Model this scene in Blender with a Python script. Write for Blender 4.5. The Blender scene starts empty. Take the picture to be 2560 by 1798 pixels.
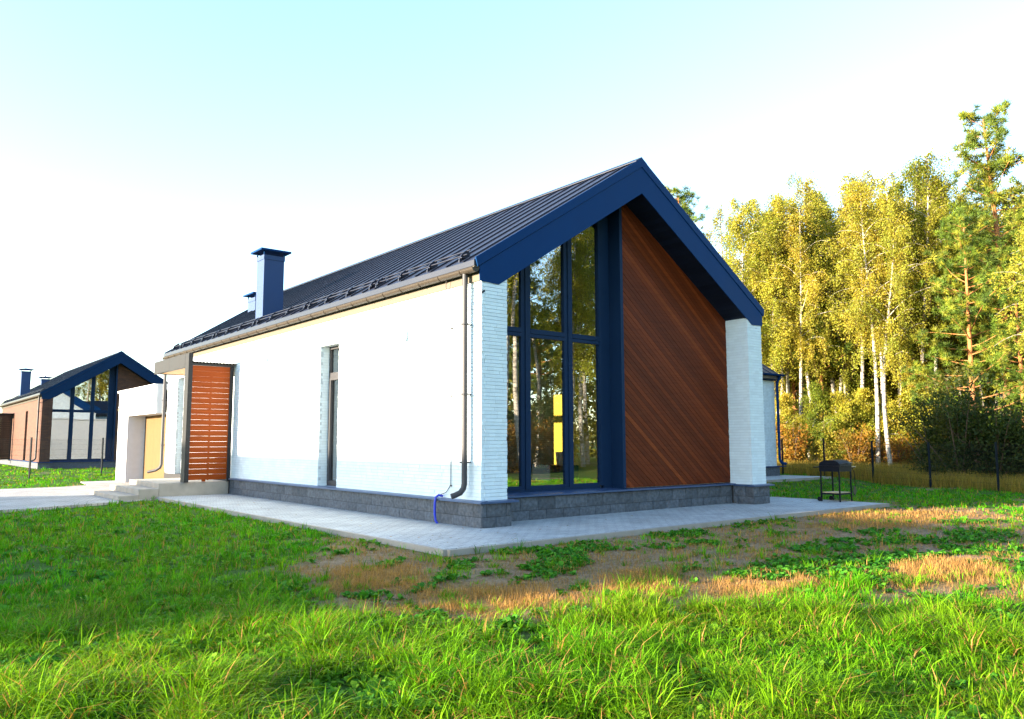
import bpy, bmesh, math, random
import numpy as np
from mathutils import Vector, Matrix
rad = math.radians
random.seed(7); RNG = np.random.default_rng(11)
scene = bpy.context.scene
COL = scene.collection

# ------------------------------------------------------------------ camera, sky, sun, exposure
SUN_E, SUN_A = rad(9.2), rad(14.5)          # elevation; angle from -X towards +Y
SUN_DIR = Vector((-math.cos(SUN_A)*math.cos(SUN_E), math.sin(SUN_A)*math.cos(SUN_E), math.sin(SUN_E)))
CAM = Vector((-7.2497, -9.612, 1.25))
cd = bpy.data.cameras.new('camera'); cam = bpy.data.objects.new('camera', cd); COL.objects.link(cam)
yaw, pitch, roll = rad(39.256), rad(6.063), rad(-0.114)
fwd = Vector((math.sin(yaw)*math.cos(pitch), math.cos(yaw)*math.cos(pitch), math.sin(pitch)))
rt = Vector((math.cos(yaw), -math.sin(yaw), 0)); up = rt.cross(fwd)
rt, up = math.cos(roll)*rt + math.sin(roll)*up, -math.sin(roll)*rt + math.cos(roll)*up
M = Matrix((rt, up, -fwd)).transposed().to_4x4(); M.translation = CAM
cam.matrix_world = M
cd.sensor_fit = 'HORIZONTAL'; cd.sensor_width = 36; cd.lens = 36*1958.44/2560
cd.clip_start = 0.1; cd.clip_end = 3000
scene.camera = cam

world = bpy.data.worlds.new('World'); scene.world = world; world.use_nodes = True
wn = world.node_tree.nodes; wl = world.node_tree.links
sky = wn.new('ShaderNodeTexSky'); sky.sky_type = 'NISHITA'; sky.sun_disc = False
sky.sun_elevation = SUN_E; sky.sun_rotation = math.atan2(SUN_DIR.x, SUN_DIR.y)
sky.altitude = 150; sky.air_density = 1.0; sky.dust_density = 0.6; sky.ozone_density = 2.0
wl.new(sky.outputs[0], wn['Background'].inputs[0]); wn['Background'].inputs[1].default_value = 0.15

sl = bpy.data.lights.new('sun', 'SUN'); sl.energy = 4.8; sl.angle = rad(0.5); sl.color = (1.0, 0.84, 0.62)
sun = bpy.data.objects.new('sun', sl); COL.objects.link(sun)
sun.rotation_euler = SUN_DIR.to_track_quat('Z', 'Y').to_euler()
scene.view_settings.view_transform = 'Standard'; scene.view_settings.look = 'None'
scene.view_settings.exposure = 2.7; scene.view_settings.gamma = 1
scene.cycles.max_bounces = 8; scene.cycles.transparent_max_bounces = 24
scene.cycles.sample_clamp_indirect = 6

# ------------------------------------------------------------------ helpers
def tag(o, label=None, cat=None, group=None, kind=None):
    if label: o['label'] = label
    if cat: o['category'] = cat
    if group: o['group'] = group
    if kind: o['kind'] = kind
    return o

def empty(name, loc=(0, 0, 0), rz=0):
    o = bpy.data.objects.new(name, None); COL.objects.link(o)
    o.location = loc; o.rotation_euler = (0, 0, rz); o.empty_display_size = .3
    return o

def link(name, me, parent=None, loc=None):
    o = bpy.data.objects.new(name, me); COL.objects.link(o)
    if parent: o.parent = parent
    if loc is not None: o.location = loc
    return o

def np_mesh(name, V, F, mats, smooth=False, col=None):
    """V (n,3); F list of (m,k) int arrays; mats list; col optional (n,4) point colours"""
    me = bpy.data.meshes.new(name)
    V = np.asarray(V, np.float32)
    me.vertices.add(len(V)); me.vertices.foreach_set('co', V.ravel())
    lv = np.concatenate([f.ravel() for f in F]).astype(np.int32)
    sz = np.concatenate([np.full(len(f), f.shape[1]) for f in F]).astype(np.int32)
    me.loops.add(len(lv)); me.loops.foreach_set('vertex_index', lv)
    st = np.concatenate(([0], np.cumsum(sz)[:-1])).astype(np.int32)
    me.polygons.add(len(sz)); me.polygons.foreach_set('loop_start', st)
    if smooth: me.polygons.foreach_set('use_smooth', np.ones(len(sz), bool))
    for m in mats: me.materials.append(m)
    if col is not None:
        a = me.color_attributes.new('tint', 'FLOAT_COLOR', 'POINT')
        a.data.foreach_set('color', np.asarray(col, np.float32).ravel())
    me.update(calc_edges=True); me.validate()
    return me

class MB:
    def __init__(s): s.v = []; s.f = []; s.sm = []
    def add(s, vs, fs, smooth=False):
        b = len(s.v); s.v += [tuple(v) for v in vs]; s.f += [tuple(i+b for i in f) for f in fs]; s.sm += [smooth]*len(fs); return s
    def box(s, x0, x1, y0, y1, z0, z1):
        vs = [(x, y, z) for x in (x0, x1) for y in (y0, y1) for z in (z0, z1)]
        return s.add(vs, [(0, 1, 3, 2), (4, 6, 7, 5), (0, 4, 5, 1), (2, 3, 7, 6), (0, 2, 6, 4), (1, 5, 7, 3)])
    def prism(s, poly, axis, a, b):
        """poly of 2D points extruded along axis (0: pts are y,z; 1: x,z; 2: x,y)"""
        def p(q, t):
            return (t, q[0], q[1]) if axis == 0 else (q[0], t, q[1]) if axis == 1 else (q[0], q[1], t)
        n = len(poly); vs = [p(q, a) for q in poly] + [p(q, b) for q in poly]
        fs = [tuple(range(n)), tuple(range(2*n-1, n-1, -1))] + [(i, i+n, (i+1) % n+n, (i+1) % n) for i in range(n)]
        return s.add(vs, fs)
    def tube(s, pts, r, n=8, caps=True, smooth=True):
        pts = [Vector(p) for p in pts]; rs = r if isinstance(r, (list, tuple)) else [r]*len(pts)
        t0 = (pts[1]-pts[0]).normalized(); u = t0.orthogonal().normalized(); vs = []
        for i, p in enumerate(pts):
            t = ((pts[min(i+1, len(pts)-1)]-p).normalized() + (p-pts[max(i-1, 0)]).normalized())
            t = t.normalized() if t.length > 1e-6 else t0
            u = (u - t*u.dot(t)).normalized(); w = t.cross(u)
            for k in range(n):
                a = 2*math.pi*k/n; vs.append(p + (u*math.cos(a) + w*math.sin(a))*rs[i])
        fs = [(i*n+k, i*n+(k+1) % n, (i+1)*n+(k+1) % n, (i+1)*n+k) for i in range(len(pts)-1) for k in range(n)]
        s.add(vs, fs, smooth)
        if caps:
            m = len(pts)-1
            s.add(vs[:n], [tuple(range(n-1, -1, -1))]); s.add(vs[m*n:], [tuple(range(n))])
        return s
    def build(s, name, mat, parent=None, loc=None, bevel=0):
        me = bpy.data.meshes.new(name); me.from_pydata(s.v, [], s.f)
        me.polygons.foreach_set('use_smooth', s.sm)
        bm = bmesh.new(); bm.from_mesh(me); bmesh.ops.recalc_face_normals(bm, faces=bm.faces)
        if bevel:
            bmesh.ops.bevel(bm, geom=bm.edges[:], offset=bevel, segments=1, affect='EDGES', clamp_overlap=True)
        bm.to_mesh(me); bm.free()
        me.materials.append(mat); me.update()
        return link(name, me, parent, loc)

def clip(poly, nx, nz, d):
    """keep nx*x+nz*z <= d"""
    out = []
    for i in range(len(poly)):
        a, b = poly[i], poly[(i+1) % len(poly)]
        da, db = nx*a[0]+nz*a[1]-d, nx*b[0]+nz*b[1]-d
        if da <= 0: out.append(a)
        if da*db < 0:
            t = da/(da-db); out.append((a[0]+(b[0]-a[0])*t, a[1]+(b[1]-a[1])*t))
    return out

# ------------------------------------------------------------------ materials
class NT:
    def __init__(s, name):
        s.m = bpy.data.materials.new(name); s.m.use_nodes = True
        s.n = s.m.node_tree.nodes; s.l = s.m.node_tree.links
        s.p = s.n['Principled BSDF']; s.out = s.n['Material Output']
    def new(s, t, **k):
        x = s.n.new(t)
        for a, b in k.items(): setattr(x, a, b)
        return x
    def noise(s, scale, detail=4, vec=None, rough=.55):
        x = s.new('ShaderNodeTexNoise'); x.inputs['Scale'].default_value = scale; x.inputs['Detail'].default_value = detail
        x.inputs['Roughness'].default_value = rough
        if vec is None: vec = s.obj()
        s.l.new(vec, x.inputs['Vector']); return x
    def obj(s):
        if not hasattr(s, 'tc'): s.tc = s.new('ShaderNodeTexCoord')
        return s.tc.outputs['Object']
    def ramp(s, fac, stops):
        r = s.new('ShaderNodeValToRGB'); e = r.color_ramp.elements
        while len(e) < len(stops): e.new(.5)
        for el, (p, c) in zip(e, stops): el.position = p; el.color = (*c, 1)
        s.l.new(fac, r.inputs[0]); return r.outputs[0]
    def mix(s, fac, a, b, mode='MIX'):
        x = s.new('ShaderNodeMix', data_type='RGBA', blend_type=mode)
        for i, v in ((0, fac), (6, a), (7, b)):
            if isinstance(v, (int, float)): x.inputs[i].default_value = v
            elif isinstance(v, tuple): x.inputs[i].default_value = (*v, 1)
            else: s.l.new(v, x.inputs[i])
        return x.outputs[2]
    def bump(s, h, strength=.3, dist=.01):
        b = s.new('ShaderNodeBump'); b.inputs['Strength'].default_value = strength; b.inputs['Distance'].default_value = dist
        s.l.new(h, b.inputs['Height']); s.l.new(b.outputs[0], s.p.inputs['Normal']); return b
    def setp(s, **k):
        for a, v in k.items():
            i = s.p.inputs[a.replace('_', ' ')]
            if isinstance(v, (int, float)): i.default_value = v
            elif isinstance(v, tuple): i.default_value = (*v, 1)
            else: s.l.new(v, i)
        return s.m

def shade(c, k): return tuple(min(1, x*k) for x in c)

def plain(name, c, rough=.5, metal=0, var=.12, scale=3, bump=0, bscale=40, island=0, spec=.5):
    t = NT(name); nz = t.noise(scale, 5)
    colr = t.ramp(nz.outputs[0], [(.3, shade(c, 1-var)), (.7, shade(c, 1+var))])
    if island:
        g = t.new('ShaderNodeNewGeometry')
        colr = t.mix(1.0, colr, t.ramp(g.outputs['Random Per Island'], [(0, (1-island,)*3), (1, (1+island*.6,)*3)]), 'MULTIPLY')
    if bump: t.bump(t.noise(bscale, 4).outputs[0], bump, .01)
    rr = t.new('ShaderNodeMapRange'); rr.inputs[3].default_value = max(.05, rough-.08); rr.inputs[4].default_value = min(1, rough+.08)
    t.l.new(nz.outputs[0], rr.inputs[0]); t.p.inputs['Specular IOR Level'].default_value = spec
    return t.setp(Base_Color=colr, Roughness=rr.outputs[0], Metallic=metal)

MT = {}
NAVY = (.003, .030, .108)
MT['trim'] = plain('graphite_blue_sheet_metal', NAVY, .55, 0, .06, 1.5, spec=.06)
MT['roof'] = plain('standing_seam_sheet_metal', (.010, .011, .022), .42, 0, .10, 1.2, spec=.48)
MT['trim_far'] = plain('dark_blue_sheet_metal', (.004, .021, .062), .55, 0, .06, 1.5, spec=.06)
MT['chimney'] = plain('chimney_sheet_metal', NAVY, .6, 0, .06, 1.5, spec=.6)
MT['pipe'] = plain('downpipe_metal', (.046, .045, .050), .5, .1, .06, 3, spec=.2)
MT['gutter'] = plain('gutter_metal', (.044, .035, .027), .5, .1, .08, 4, spec=.2)
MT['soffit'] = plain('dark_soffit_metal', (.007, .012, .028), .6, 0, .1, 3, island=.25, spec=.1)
MT['frame'] = plain('window_frame_graphite', (.008, .024, .060), .5, 0, .06, 2, spec=.08)
MT['ledge'] = plain('metal_ledge', (.05, .09, .19), .4, .3, .08, 3)
MT['post'] = plain('porch_cladding', (.024, .023, .024), .55, 0, .07, 3, spec=.15)
MT['plaster'] = plain('white_plaster', (.50, .51, .54), .9, 0, .04, 6, .1, 60)
MT['fasciaboard'] = plain('eaves_board', (.080, .066, .044), .6, 0, .06, 3)
MT['brick_white'] = plain('white_painted_brick', (.62, .70, .735), .8, 0, .04, 5, .2, 55, island=.06)
MT['mortar_white'] = plain('white_mortar', (.43, .48, .51), .9, 0, .08, 20, .2, 90)
MT['block'] = plain('split_face_block', (.075, .084, .10), .92, 0, .35, 18, .5, 70, island=.22)
MT['mortar'] = plain('dark_mortar', (.02, .02, .022), .95, 0, .2, 20)
MT['concrete'] = plain('concrete', (.28, .245, .205), .9, 0, .14, 4, .2, 60)
MT['beige'] = plain('beige_plaster', (.12, .078, .038), .9, 0, .05, 3, spec=.1)
MT['black'] = plain('black_paint', (.006, .007, .012), .5, 0, .15, 10, spec=.12)
MT['blade'] = plain('grey_steel', (.06, .065, .075), .35, .7, .15, 10)
MT['lightwood'] = plain('pale_wood', (.45, .33, .2), .6, 0, .15, 12)
MT['bluepipe'] = plain('blue_plastic', (.01, .03, .42), .35, 0, .08, 8)
MT['cable'] = plain('black_cable', (.03, .028, .028), .6)
MT['lamp'] = plain('white_lamp_shell', (.8, .8, .8), .5, 0, .02)
MT['steel'] = plain('galvanised_steel', (.45, .5, .52), .35, .8, .1, 8)
MT['yellow'] = plain('yellow_interior_paint', (.80, .56, .07), .8, 0, .05, 2)
MT['inside'] = plain('interior_plaster', (.5, .45, .38), .9, 0, .05, 2)
MT['pot'] = plain('white_ceramic', (.8, .8, .78), .3)
MT['post_green'] = plain('dark_fence_paint', (.008, .012, .016), .75, 0, .1, 8, spec=.1)
MT['wire'] = plain('dark_fence_wire', (.012, .013, .014), .75, 0, spec=.1)
MT['brickfar'] = None

def wood(name, lo, hi, rough=.5, island=True, axis='x'):
    t = NT(name); mp = t.new('ShaderNodeMapping'); t.l.new(t.obj(), mp.inputs[0])
    mp.inputs['Rotation'].default_value = (0, rad(38.7) if axis == 'd' else 0, 0)
    mp.inputs['Scale'].default_value = (1.2, 14, 26) if axis in 'xd' else (14, 1.2, 26)
    nz = t.noise(1.5, 6, mp.outputs[0], .65)
    c = t.ramp(nz.outputs[0], [(.25, lo), (.75, hi)])
    if island:
        g = t.new('ShaderNodeNewGeometry')
        c = t.mix(1.0, c, t.ramp(g.outputs['Random Per Island'], [(0, (.68, .66, .72)), (.5, (.9, .88, .9)), (.85, (1.05, 1.02, 1.0)), (.93, (1.35, 1.3, 1.2)), (1, (1.5, 1.55, 1.35))]), 'MULTIPLY')
    t.bump(nz.outputs[0], .25, .004)
    t.p.inputs['Specular IOR Level'].default_value = .1; return t.setp(Base_Color=c, Roughness=rough)
MT['cladding'] = wood('dark_red_wood', (.100, .020, .006), (.150, .031, .008), .55, True, 'd')
MT['slat'] = wood('orange_wood', (.17, .028, .003), (.27, .050, .006), .5, False)
MT['slat_dark'] = wood('dark_brown_wood', (.03, .018, .012), (.06, .035, .024), .55, False)
MT['soffit_wood'] = wood('porch_soffit_wood', (.4, .2, .07), (.55, .3, .12), .5, False, 'y')

def brick_tex(name, c1, c2, mortar, bw, bh):
    t = NT(name); sp = t.new('ShaderNodeSeparateXYZ'); t.l.new(t.obj(), sp.inputs[0])
    ad = t.new('ShaderNodeMath', operation='ADD'); t.l.new(sp.outputs[0], ad.inputs[0]); t.l.new(sp.outputs[1], ad.inputs[1])
    cb = t.new('ShaderNodeCombineXYZ'); t.l.new(ad.outputs[0], cb.inputs[0]); t.l.new(sp.outputs[2], cb.inputs[1])
    b = t.new('ShaderNodeTexBrick'); t.l.new(cb.outputs[0], b.inputs['Vector'])
    b.inputs['Scale'].default_value = 1; b.inputs['Brick Width'].default_value = bw; b.inputs['Row Height'].default_value = bh
    b.inputs['Mortar Size'].default_value = bh*.09; b.inputs['Color1'].default_value = (*c1, 1); b.inputs['Color2'].default_value = (*c2, 1)
    b.inputs['Mortar'].default_value = (*mortar, 1); b.inputs['Bias'].default_value = -.1
    nz = t.noise(7, 5); c = t.mix(.5, b.outputs[0], t.ramp(nz.outputs[0], [(.3, (.55,)*3), (.7, (1,)*3)]), 'MULTIPLY')
    t.bump(b.outputs['Fac'], -.5, .006)
    return t.setp(Base_Color=c, Roughness=.85)
MT['brick_red'] = brick_tex('red_brown_brick', (.105, .036, .016), (.055, .017, .010), (.06, .035, .025), .25, .072)
MT['brick_white_far'] = brick_tex('white_brick_sheet', (.62, .70, .735), (.59, .67, .70), (.43, .48, .51), .25, .057)

def glass():
    t = NT('window_glass'); t.n.remove(t.p)
    tr = t.new('ShaderNodeBsdfTransparent'); tr.inputs[0].default_value = (.72, .77, .73, 1)
    gl = t.new('ShaderNodeBsdfGlossy'); gl.inputs['Roughness'].default_value = .003; gl.inputs[0].default_value = (.95, .98, 1, 1)
    lw = t.new('ShaderNodeLayerWeight'); pw = t.new('ShaderNodeMath', operation='POWER'); pw.inputs[1].default_value = 4
    fr = t.new('ShaderNodeMath', operation='MULTIPLY_ADD'); fr.inputs[1].default_value = .66; fr.inputs[2].default_value = .34
    lw.inputs[0].default_value = .5; t.l.new(lw.outputs['Facing'], pw.inputs[0]); t.l.new(pw.outputs[0], fr.inputs[0])
    nz = t.noise(.9, 1); bp = t.new('ShaderNodeBump'); bp.inputs['Strength'].default_value = .05; bp.inputs['Distance'].default_value = .02
    t.l.new(nz.outputs[0], bp.inputs['Height']); t.l.new(bp.outputs[0], gl.inputs['Normal'])
    mx = t.new('ShaderNodeMixShader'); t.l.new(fr.outputs[0], mx.inputs[0]); t.l.new(tr.outputs[0], mx.inputs[1]); t.l.new(gl.outputs[0], mx.inputs[2])
    t.l.new(mx.outputs[0], t.out.inputs[0]); return t.m
MT['glass'] = glass()

def leaf_mat(name, trans=.35, rough=.55, tint=(1.25, 1.15, .5), hue=.03, spec=.2):
    """base colour comes from the plant's own per-leaf colour"""
    t = NT(name); at = t.new('ShaderNodeVertexColor', layer_name='tint')
    oi = t.new('ShaderNodeObjectInfo'); hs = t.new('ShaderNodeHueSaturation')
    mr = t.new('ShaderNodeMapRange'); mr.inputs[3].default_value = .5-hue; mr.inputs[4].default_value = .5+hue*.6
    t.l.new(oi.outputs['Random'], mr.inputs[0]); t.l.new(mr.outputs[0], hs.inputs['Hue']); t.l.new(at.outputs[0], hs.inputs['Color'])
    t.setp(Base_Color=hs.outputs[0], Roughness=rough); t.p.inputs['Specular IOR Level'].default_value = spec
    tl = t.new('ShaderNodeBsdfTranslucent'); t.l.new(t.mix(1.0, hs.outputs[0], tint, 'MULTIPLY'), tl.inputs[0])
    mx = t.new('ShaderNodeMixShader'); mx.inputs[0].default_value = trans
    t.l.new(t.p.outputs[0], mx.inputs[1]); t.l.new(tl.outputs[0], mx.inputs[2]); t.l.new(mx.outputs[0], t.out.inputs[0])
    return t.m
MT['leaf'] = leaf_mat('leaf', .5, hue=.014)
MT['needle'] = leaf_mat('needle', .15, .5, (1.2, 1.15, .5), .015)
MT['grass'] = leaf_mat('grass_blade', .35, .55, (1.25, 1.15, .35), 0, .06)

def birch_bark():
    t = NT('birch_bark'); mp = t.new('ShaderNodeMapping'); t.l.new(t.obj(), mp.inputs[0]); mp.inputs['Scale'].default_value = (2.2, 2.2, 7)
    nz = t.noise(1.6, 6, mp.outputs[0], .7)
    c = t.ramp(nz.outputs[0], [(.38, (.035, .03, .027)), (.47, (.26, .235, .20)), (.6, (.42, .38, .33))])
    t.bump(nz.outputs[0], .4, .01); return t.setp(Base_Color=c, Roughness=.8)
def pine_bark():
    t = NT('pine_bark'); nz = t.noise(7, 6, None, .7); sp = t.new('ShaderNodeSeparateXYZ'); t.l.new(t.obj(), sp.inputs[0])
    mr = t.new('ShaderNodeMapRange'); mr.inputs[1].default_value = 1.5; mr.inputs[2].default_value = 5; t.l.new(sp.outputs[2], mr.inputs[0])
    lo = t.ramp(nz.outputs[0], [(.35, (.05, .03, .02)), (.65, (.17, .09, .05))]); hi = t.ramp(nz.outputs[0], [(.35, (.2, .075, .02)), (.65, (.42, .17, .05))])
    t.bump(nz.outputs[0], .6, .02); return t.setp(Base_Color=t.mix(mr.outputs[0], lo, hi), Roughness=.85)
MT['birch'] = birch_bark(); MT['pine'] = pine_bark()
MT['twig'] = plain('brown_twig', (.10, .06, .035), .8, 0, .2, 8)

# ------------------------------------------------------------------ house geometry (local metres: x along the gable, y back along the long side)
W, RX, K = 7.566, 3.783, .64
APEX, LOWAPEX, SOFFIT, LEDGE = 6.60, 5.94, 5.98, .37
GROUND, PAVE = -.10, -.03
def zroof(x): return APEX - K*abs(x-RX)
def zsof(x): return SOFFIT - K*abs(x-RX)

def brick_face(mb, axis, plane, out, a0, a1, z0, z1, holes=(), h=.0571, L=.25, depth=.06, rnd=random):
    """courses of separate bricks on a wall face; axis 'x' or 'y' is the direction the courses run"""
    k = 0; z = z0
    while z < z1-.02:
        zt = min(z+h, z1); p = a0 - (k % 2)*L*.5 - rnd.random()*.06; segs = []
        while p < a1:
            q = p + L*rnd.choice((1, 1, 1, .75, .5)); s, e = max(p, a0), min(q, a1); p = q
            if e-s < .012: continue
            parts = [(s, e)]
            for (h0, h1, hz0, hz1) in holes:
                if zt > hz0+.01 and z < hz1-.01:
                    nw = []
                    for (u, v) in parts:
                        if u < h0: nw.append((u, min(v, h0)))
                        if v > h1: nw.append((max(u, h1), v))
                    parts = [t for t in nw if t[1]-t[0] > .01]
            segs += parts
        for (s, e) in segs:
            j = rnd.uniform(-.002, .003); g0, g1 = .0008, .0008
            ends = [a0, a1] + [c for hh in holes for c in hh[:2]]
            if any(abs(s-c) < .001 for c in ends): g0 = rnd.uniform(-.007, .004)
            if any(abs(e-c) < .001 for c in ends): g1 = rnd.uniform(-.007, .004)
            f, b = plane + out*(.004+j), plane - out*depth
            lo, hi = min(f, b), max(f, b)
            if axis == 'y': mb.box(lo, hi, s+g0, e-g1, z+.0025, zt-.0025)
            else: mb.box(s+g0, e-g1, lo, hi, z+.0025, zt-.0025)
        z = zt; k += 1

def split_block(mb, axis, plane, out, a0, a1, z0, z1, rnd=random):
    nu, nz = 6, 4; vs = []
    for i in range(nu):
        for j in range(nz):
            edge = i in (0, nu-1) or j in (0, nz-1)
            d = -.008 if edge else rnd.uniform(.0, .014)
            a = a0+(a1-a0)*i/(nu-1) + (0 if edge else rnd.uniform(-.01, .01)); z = z0+(z1-z0)*j/(nz-1) + (0 if edge else rnd.uniform(-.006, .006))
            p = plane+out*d; vs.append((p, a, z) if axis == 'y' else (a, p, z))
    fs = [(i*nz+j, (i+1)*nz+j, (i+1)*nz+j+1, i*nz+j+1) for i in range(nu-1) for j in range(nz-1)]
    n = len(vs); p = plane-out*.10
    for (a, z) in ((a0, z0), (a1, z0), (a1, z1), (a0, z1)): vs.append((p, a, z) if axis == 'y' else (a, p, z))
    bot = [i*nz for i in range(nu)]; topv = [i*nz+nz-1 for i in range(nu)]
    fs += [tuple(bot)+(n+1, n), tuple(topv)+(n+2, n+3), tuple(range(nz))+(n+3, n), tuple(range((nu-1)*nz, nu*nz))+(n+2, n+1)]
    mb.add(vs, fs)

def block_row(mb, axis, plane, out, a0, a1, z0, z1, L=.39, off=0.):
    p = a0 - off
    while p < a1:
        s, e = max(p, a0), min(p+L, a1); p += L
        if e-s > .03: split_block(mb, axis, plane, out, s+.004, e-.004, z0+.003, z1-.004)

def make_house(origin, name, label, pal, real_bricks, extras, slit_only=False):
    R_ = empty(name, origin); tag(R_, label, 'house')
    wallm, slatm = pal['wall'], pal['slat']
    WIN = [(4.77, 5.62, .37, 3.27), (14.85, 15.5, .33, 3.24)]
    # --- long wall towards the sun
    core = MB(); t = .012 if real_bricks else .0
    edges = [0.012] + [c for w in WIN for c in w[:2]] + [16.5]
    for i in range(0, len(edges), 2): core.box(t, .30, edges[i], edges[i+1], .30, 3.90)
    for (a, b, z0, z1) in WIN: core.box(t, .30, a, b, z1, 3.90); core.box(t, .30, a, b, .30, z0)
    corem = MT['mortar_white'] if real_bricks else wallm
    if real_bricks:
        wall = MB(); rb = random.Random(3)
        brick_face(wall, 'y', 0, -1, 0, 16.5, LEDGE, 3.78, WIN, rnd=rb)
        for (a, b, z0, z1) in WIN:                                   # reveals
            brick_face(wall, 'x', b, -1, .062, .20, z0, z1, depth=.02, rnd=rb)
            brick_face(wall, 'x', a, 1, .062, .20, z0, z1, depth=.02, rnd=rb)
        wl_ = wall.build('wall', wallm, R_); core.build('wall_core', corem, wl_)
    else: core.build('wall', corem, R_)
    # other outer walls
    o = MB(); o.box(W-.3, W, .56, 16.5, .30, 3.98)
    o.prism([(.30, .3), (W-.30, .3), (W-.30, zsof(W-.3)), (RX, SOFFIT-.02), (.30, zsof(.3))], 1, 16.2, 16.5)
    o.build('outer_wall', MT['brick_white_far'] if real_bricks else wallm, R_)
    # pillars
    for (x0, x1) in ((0, .5), (W-.5, W)):
        if real_bricks:
            p = MB(); rb = random.Random(int(x0*10)+5)
            brick_face(p, 'x', 0, -1, x0+(.062 if x0 == 0 else 0), x1, LEDGE, 3.88, rnd=rb)
            if x0 == 0: brick_face(p, 'y', x1, 1, .062, .76, LEDGE, 3.9, rnd=rb)
            else:
                brick_face(p, 'y', x0, -1, .062, .535, LEDGE, 3.93, rnd=rb); brick_face(p, 'y', x1, 1, .062, .62, LEDGE, 3.9, rnd=rb)
            po = p.build('pillar', wallm, R_); c = MB(); c.box(x0+.305 if x0 == 0 else x0+.012, x1-.012, .012, .54, .3, 3.9)
            if x0 == 0: c.box(x0+.305, x1-.012, .54, .86, .3, 3.9)
            c.build('pillar_core', MT['mortar_white'], po)
        else:
            c = MB(); c.box(x0+(.002 if x0 else .302), x1, 0, .56, .3, 3.9); c.build('pillar', wallm, R_)
    # plinth and metal ledge
    pl = MB()
    if real_bricks:
        for r in range(2):
            z0, z1 = -.09+r*.217, -.09+(r+1)*.217; of = .19*r
            block_row(pl, 'y', -.05, -1, -.045, 10.6, z0, z1, off=of); block_row(pl, 'x', -.06, -1, -.045, .55, z0, z1, off=of+.1)
            block_row(pl, 'y', .55, 1, -.05, .5, z0, z1, off=of)
            block_row(pl, 'x', .46, -1, .57, W-.55, z0, z1, off=of); block_row(pl, 'y', W-.55, -1, -.055, .45, z0, z1, off=of)
            block_row(pl, 'x', -.06, -1, W-.545, W+.045, z0, z1, off=of); block_row(pl, 'y', W+.05, 1, -.055, 7.5, z0, z1, off=of)
        po = pl.build('plinth', MT['block'], R_)
        pc = MB(); pc.box(-.04, .3, -.04, 16.4, -.2, .335); pc.box(.3, W-.53, .48, .9, -.2, .335); pc.box(W-.53, W+.04, -.045, 7.6, -.2, .335); pc.box(.3, .53, -.04, .48, -.2, .335)
        pc.build('plinth_core', MT['mortar'], po)
    else:
        pl.box(-.05, W+.05, .45, 16.4, -.2, .34); pl.box(-.05, .55, -.06, .45, -.2, .34); pl.box(W-.55, W+.05, -.06, .45, -.2, .34); pl.build('plinth', MT['block'], R_)
    lg = MB()
    lg.prism([(-.115, .335), (-.115, .362), (.02, .378), (.02, .335)], 1, -.13, 10.5)      # drip slope to the side
    lg.prism([(-.1295, .3345), (-.1295, .3612), (.02, .377), (.02, .3345)], 0, .021, .64)
    lg.prism([(.40, .355), (.40, .382), (.80, .404), (.80, .355)], 0, .502, W-.502)
    lg.prism([(-.1295, .3345), (-.1295, .3612), (.02, .377), (.02, .3345)], 0, W-.62, W+.115)
    lg.box(W-.585, W-.501, .021, .399, .336, .372); lg.prism([(W-.02, .335), (W-.02, .378), (W+.115, .362), (W+.115, .335)], 1, .021, 7.52)
    lg.build('ledge', MT['ledge'] if real_bricks else MT['trim'], R_)
    # roof
    r = MB(); e0, e1 = -.15, W+.15
    top = [(e0, zroof(e0)), (RX, APEX), (e1, zroof(e1))]; bot = [(e1, zroof(e1)-.10), (RX, APEX-.12), (e0, zroof(e0)-.10)]
    r.prism(top+bot, 1, .002, 16.6)
    nrm = Vector((-K, 0, 1)).normalized()
    y = .30
    while y < 16.5:
        for sg in (-1, 1):
            xe = RX+sg*(RX+.14); n = Vector((sg*K, 0, 1)).normalized()*.030; b = Vector((0, 0, .004))
            A, B = Vector((xe, 0, zroof(xe)))-b, Vector((RX+sg*.10, 0, zroof(RX+.10)))-b
            vs = []
            for P in (A, B):
                for (dy, h) in ((-.014, 0), (.014, 0), (.014, 1), (-.014, 1)): vs.append((P.x+n.x*h, y+dy, P.z+n.z*h))
            r.add(vs, [(0, 1, 2, 3), (7, 6, 5, 4), (0, 4, 5, 1), (1, 5, 6, 2), (2, 6, 7, 3), (3, 7, 4, 0)])
        y += .47
    ro = r.build('roof', MT['roof'], R_)
    rc = MB(); rc.prism([(RX-.16, zroof(RX-.16)+.045), (RX, APEX+.05), (RX+.16, zroof(RX+.16)+.045), (RX+.16, zroof(RX+.16)+.03), (RX, APEX+.033), (RX-.16, zroof(RX-.16)+.03)], 1, -.02, 16.62)
    rc.build('ridge_cap', MT['roof'], ro)
    # bargeboard on both gables
    def barge(y0, y1):
        b = MB()
        for sg in (-1, 1):
            f = lambda x: RX+sg*x
            pts = [(f(0), APEX-.15), (f(RX+.055), zroof(-.055)-.15), (f(RX+.045), 3.76), (f(RX-.33), 3.745), (f(0), LOWAPEX)]
            b.prism(pts, 1, y0, y1)
            tp = [(f(0), APEX+.03), (f(RX+.135), zroof(-.135)+.03), (f(RX+.095), zroof(-.055)-.165), (f(0), APEX-.145)]
            b.prism(tp, 1, y0-.012, y1)
        return b
    barge(-.014, .0).build('bargeboard', pal['trim'], R_)
    barge(16.602, 16.616).build('bargeboard', MT['trim'], R_)
    s = MB()
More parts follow.
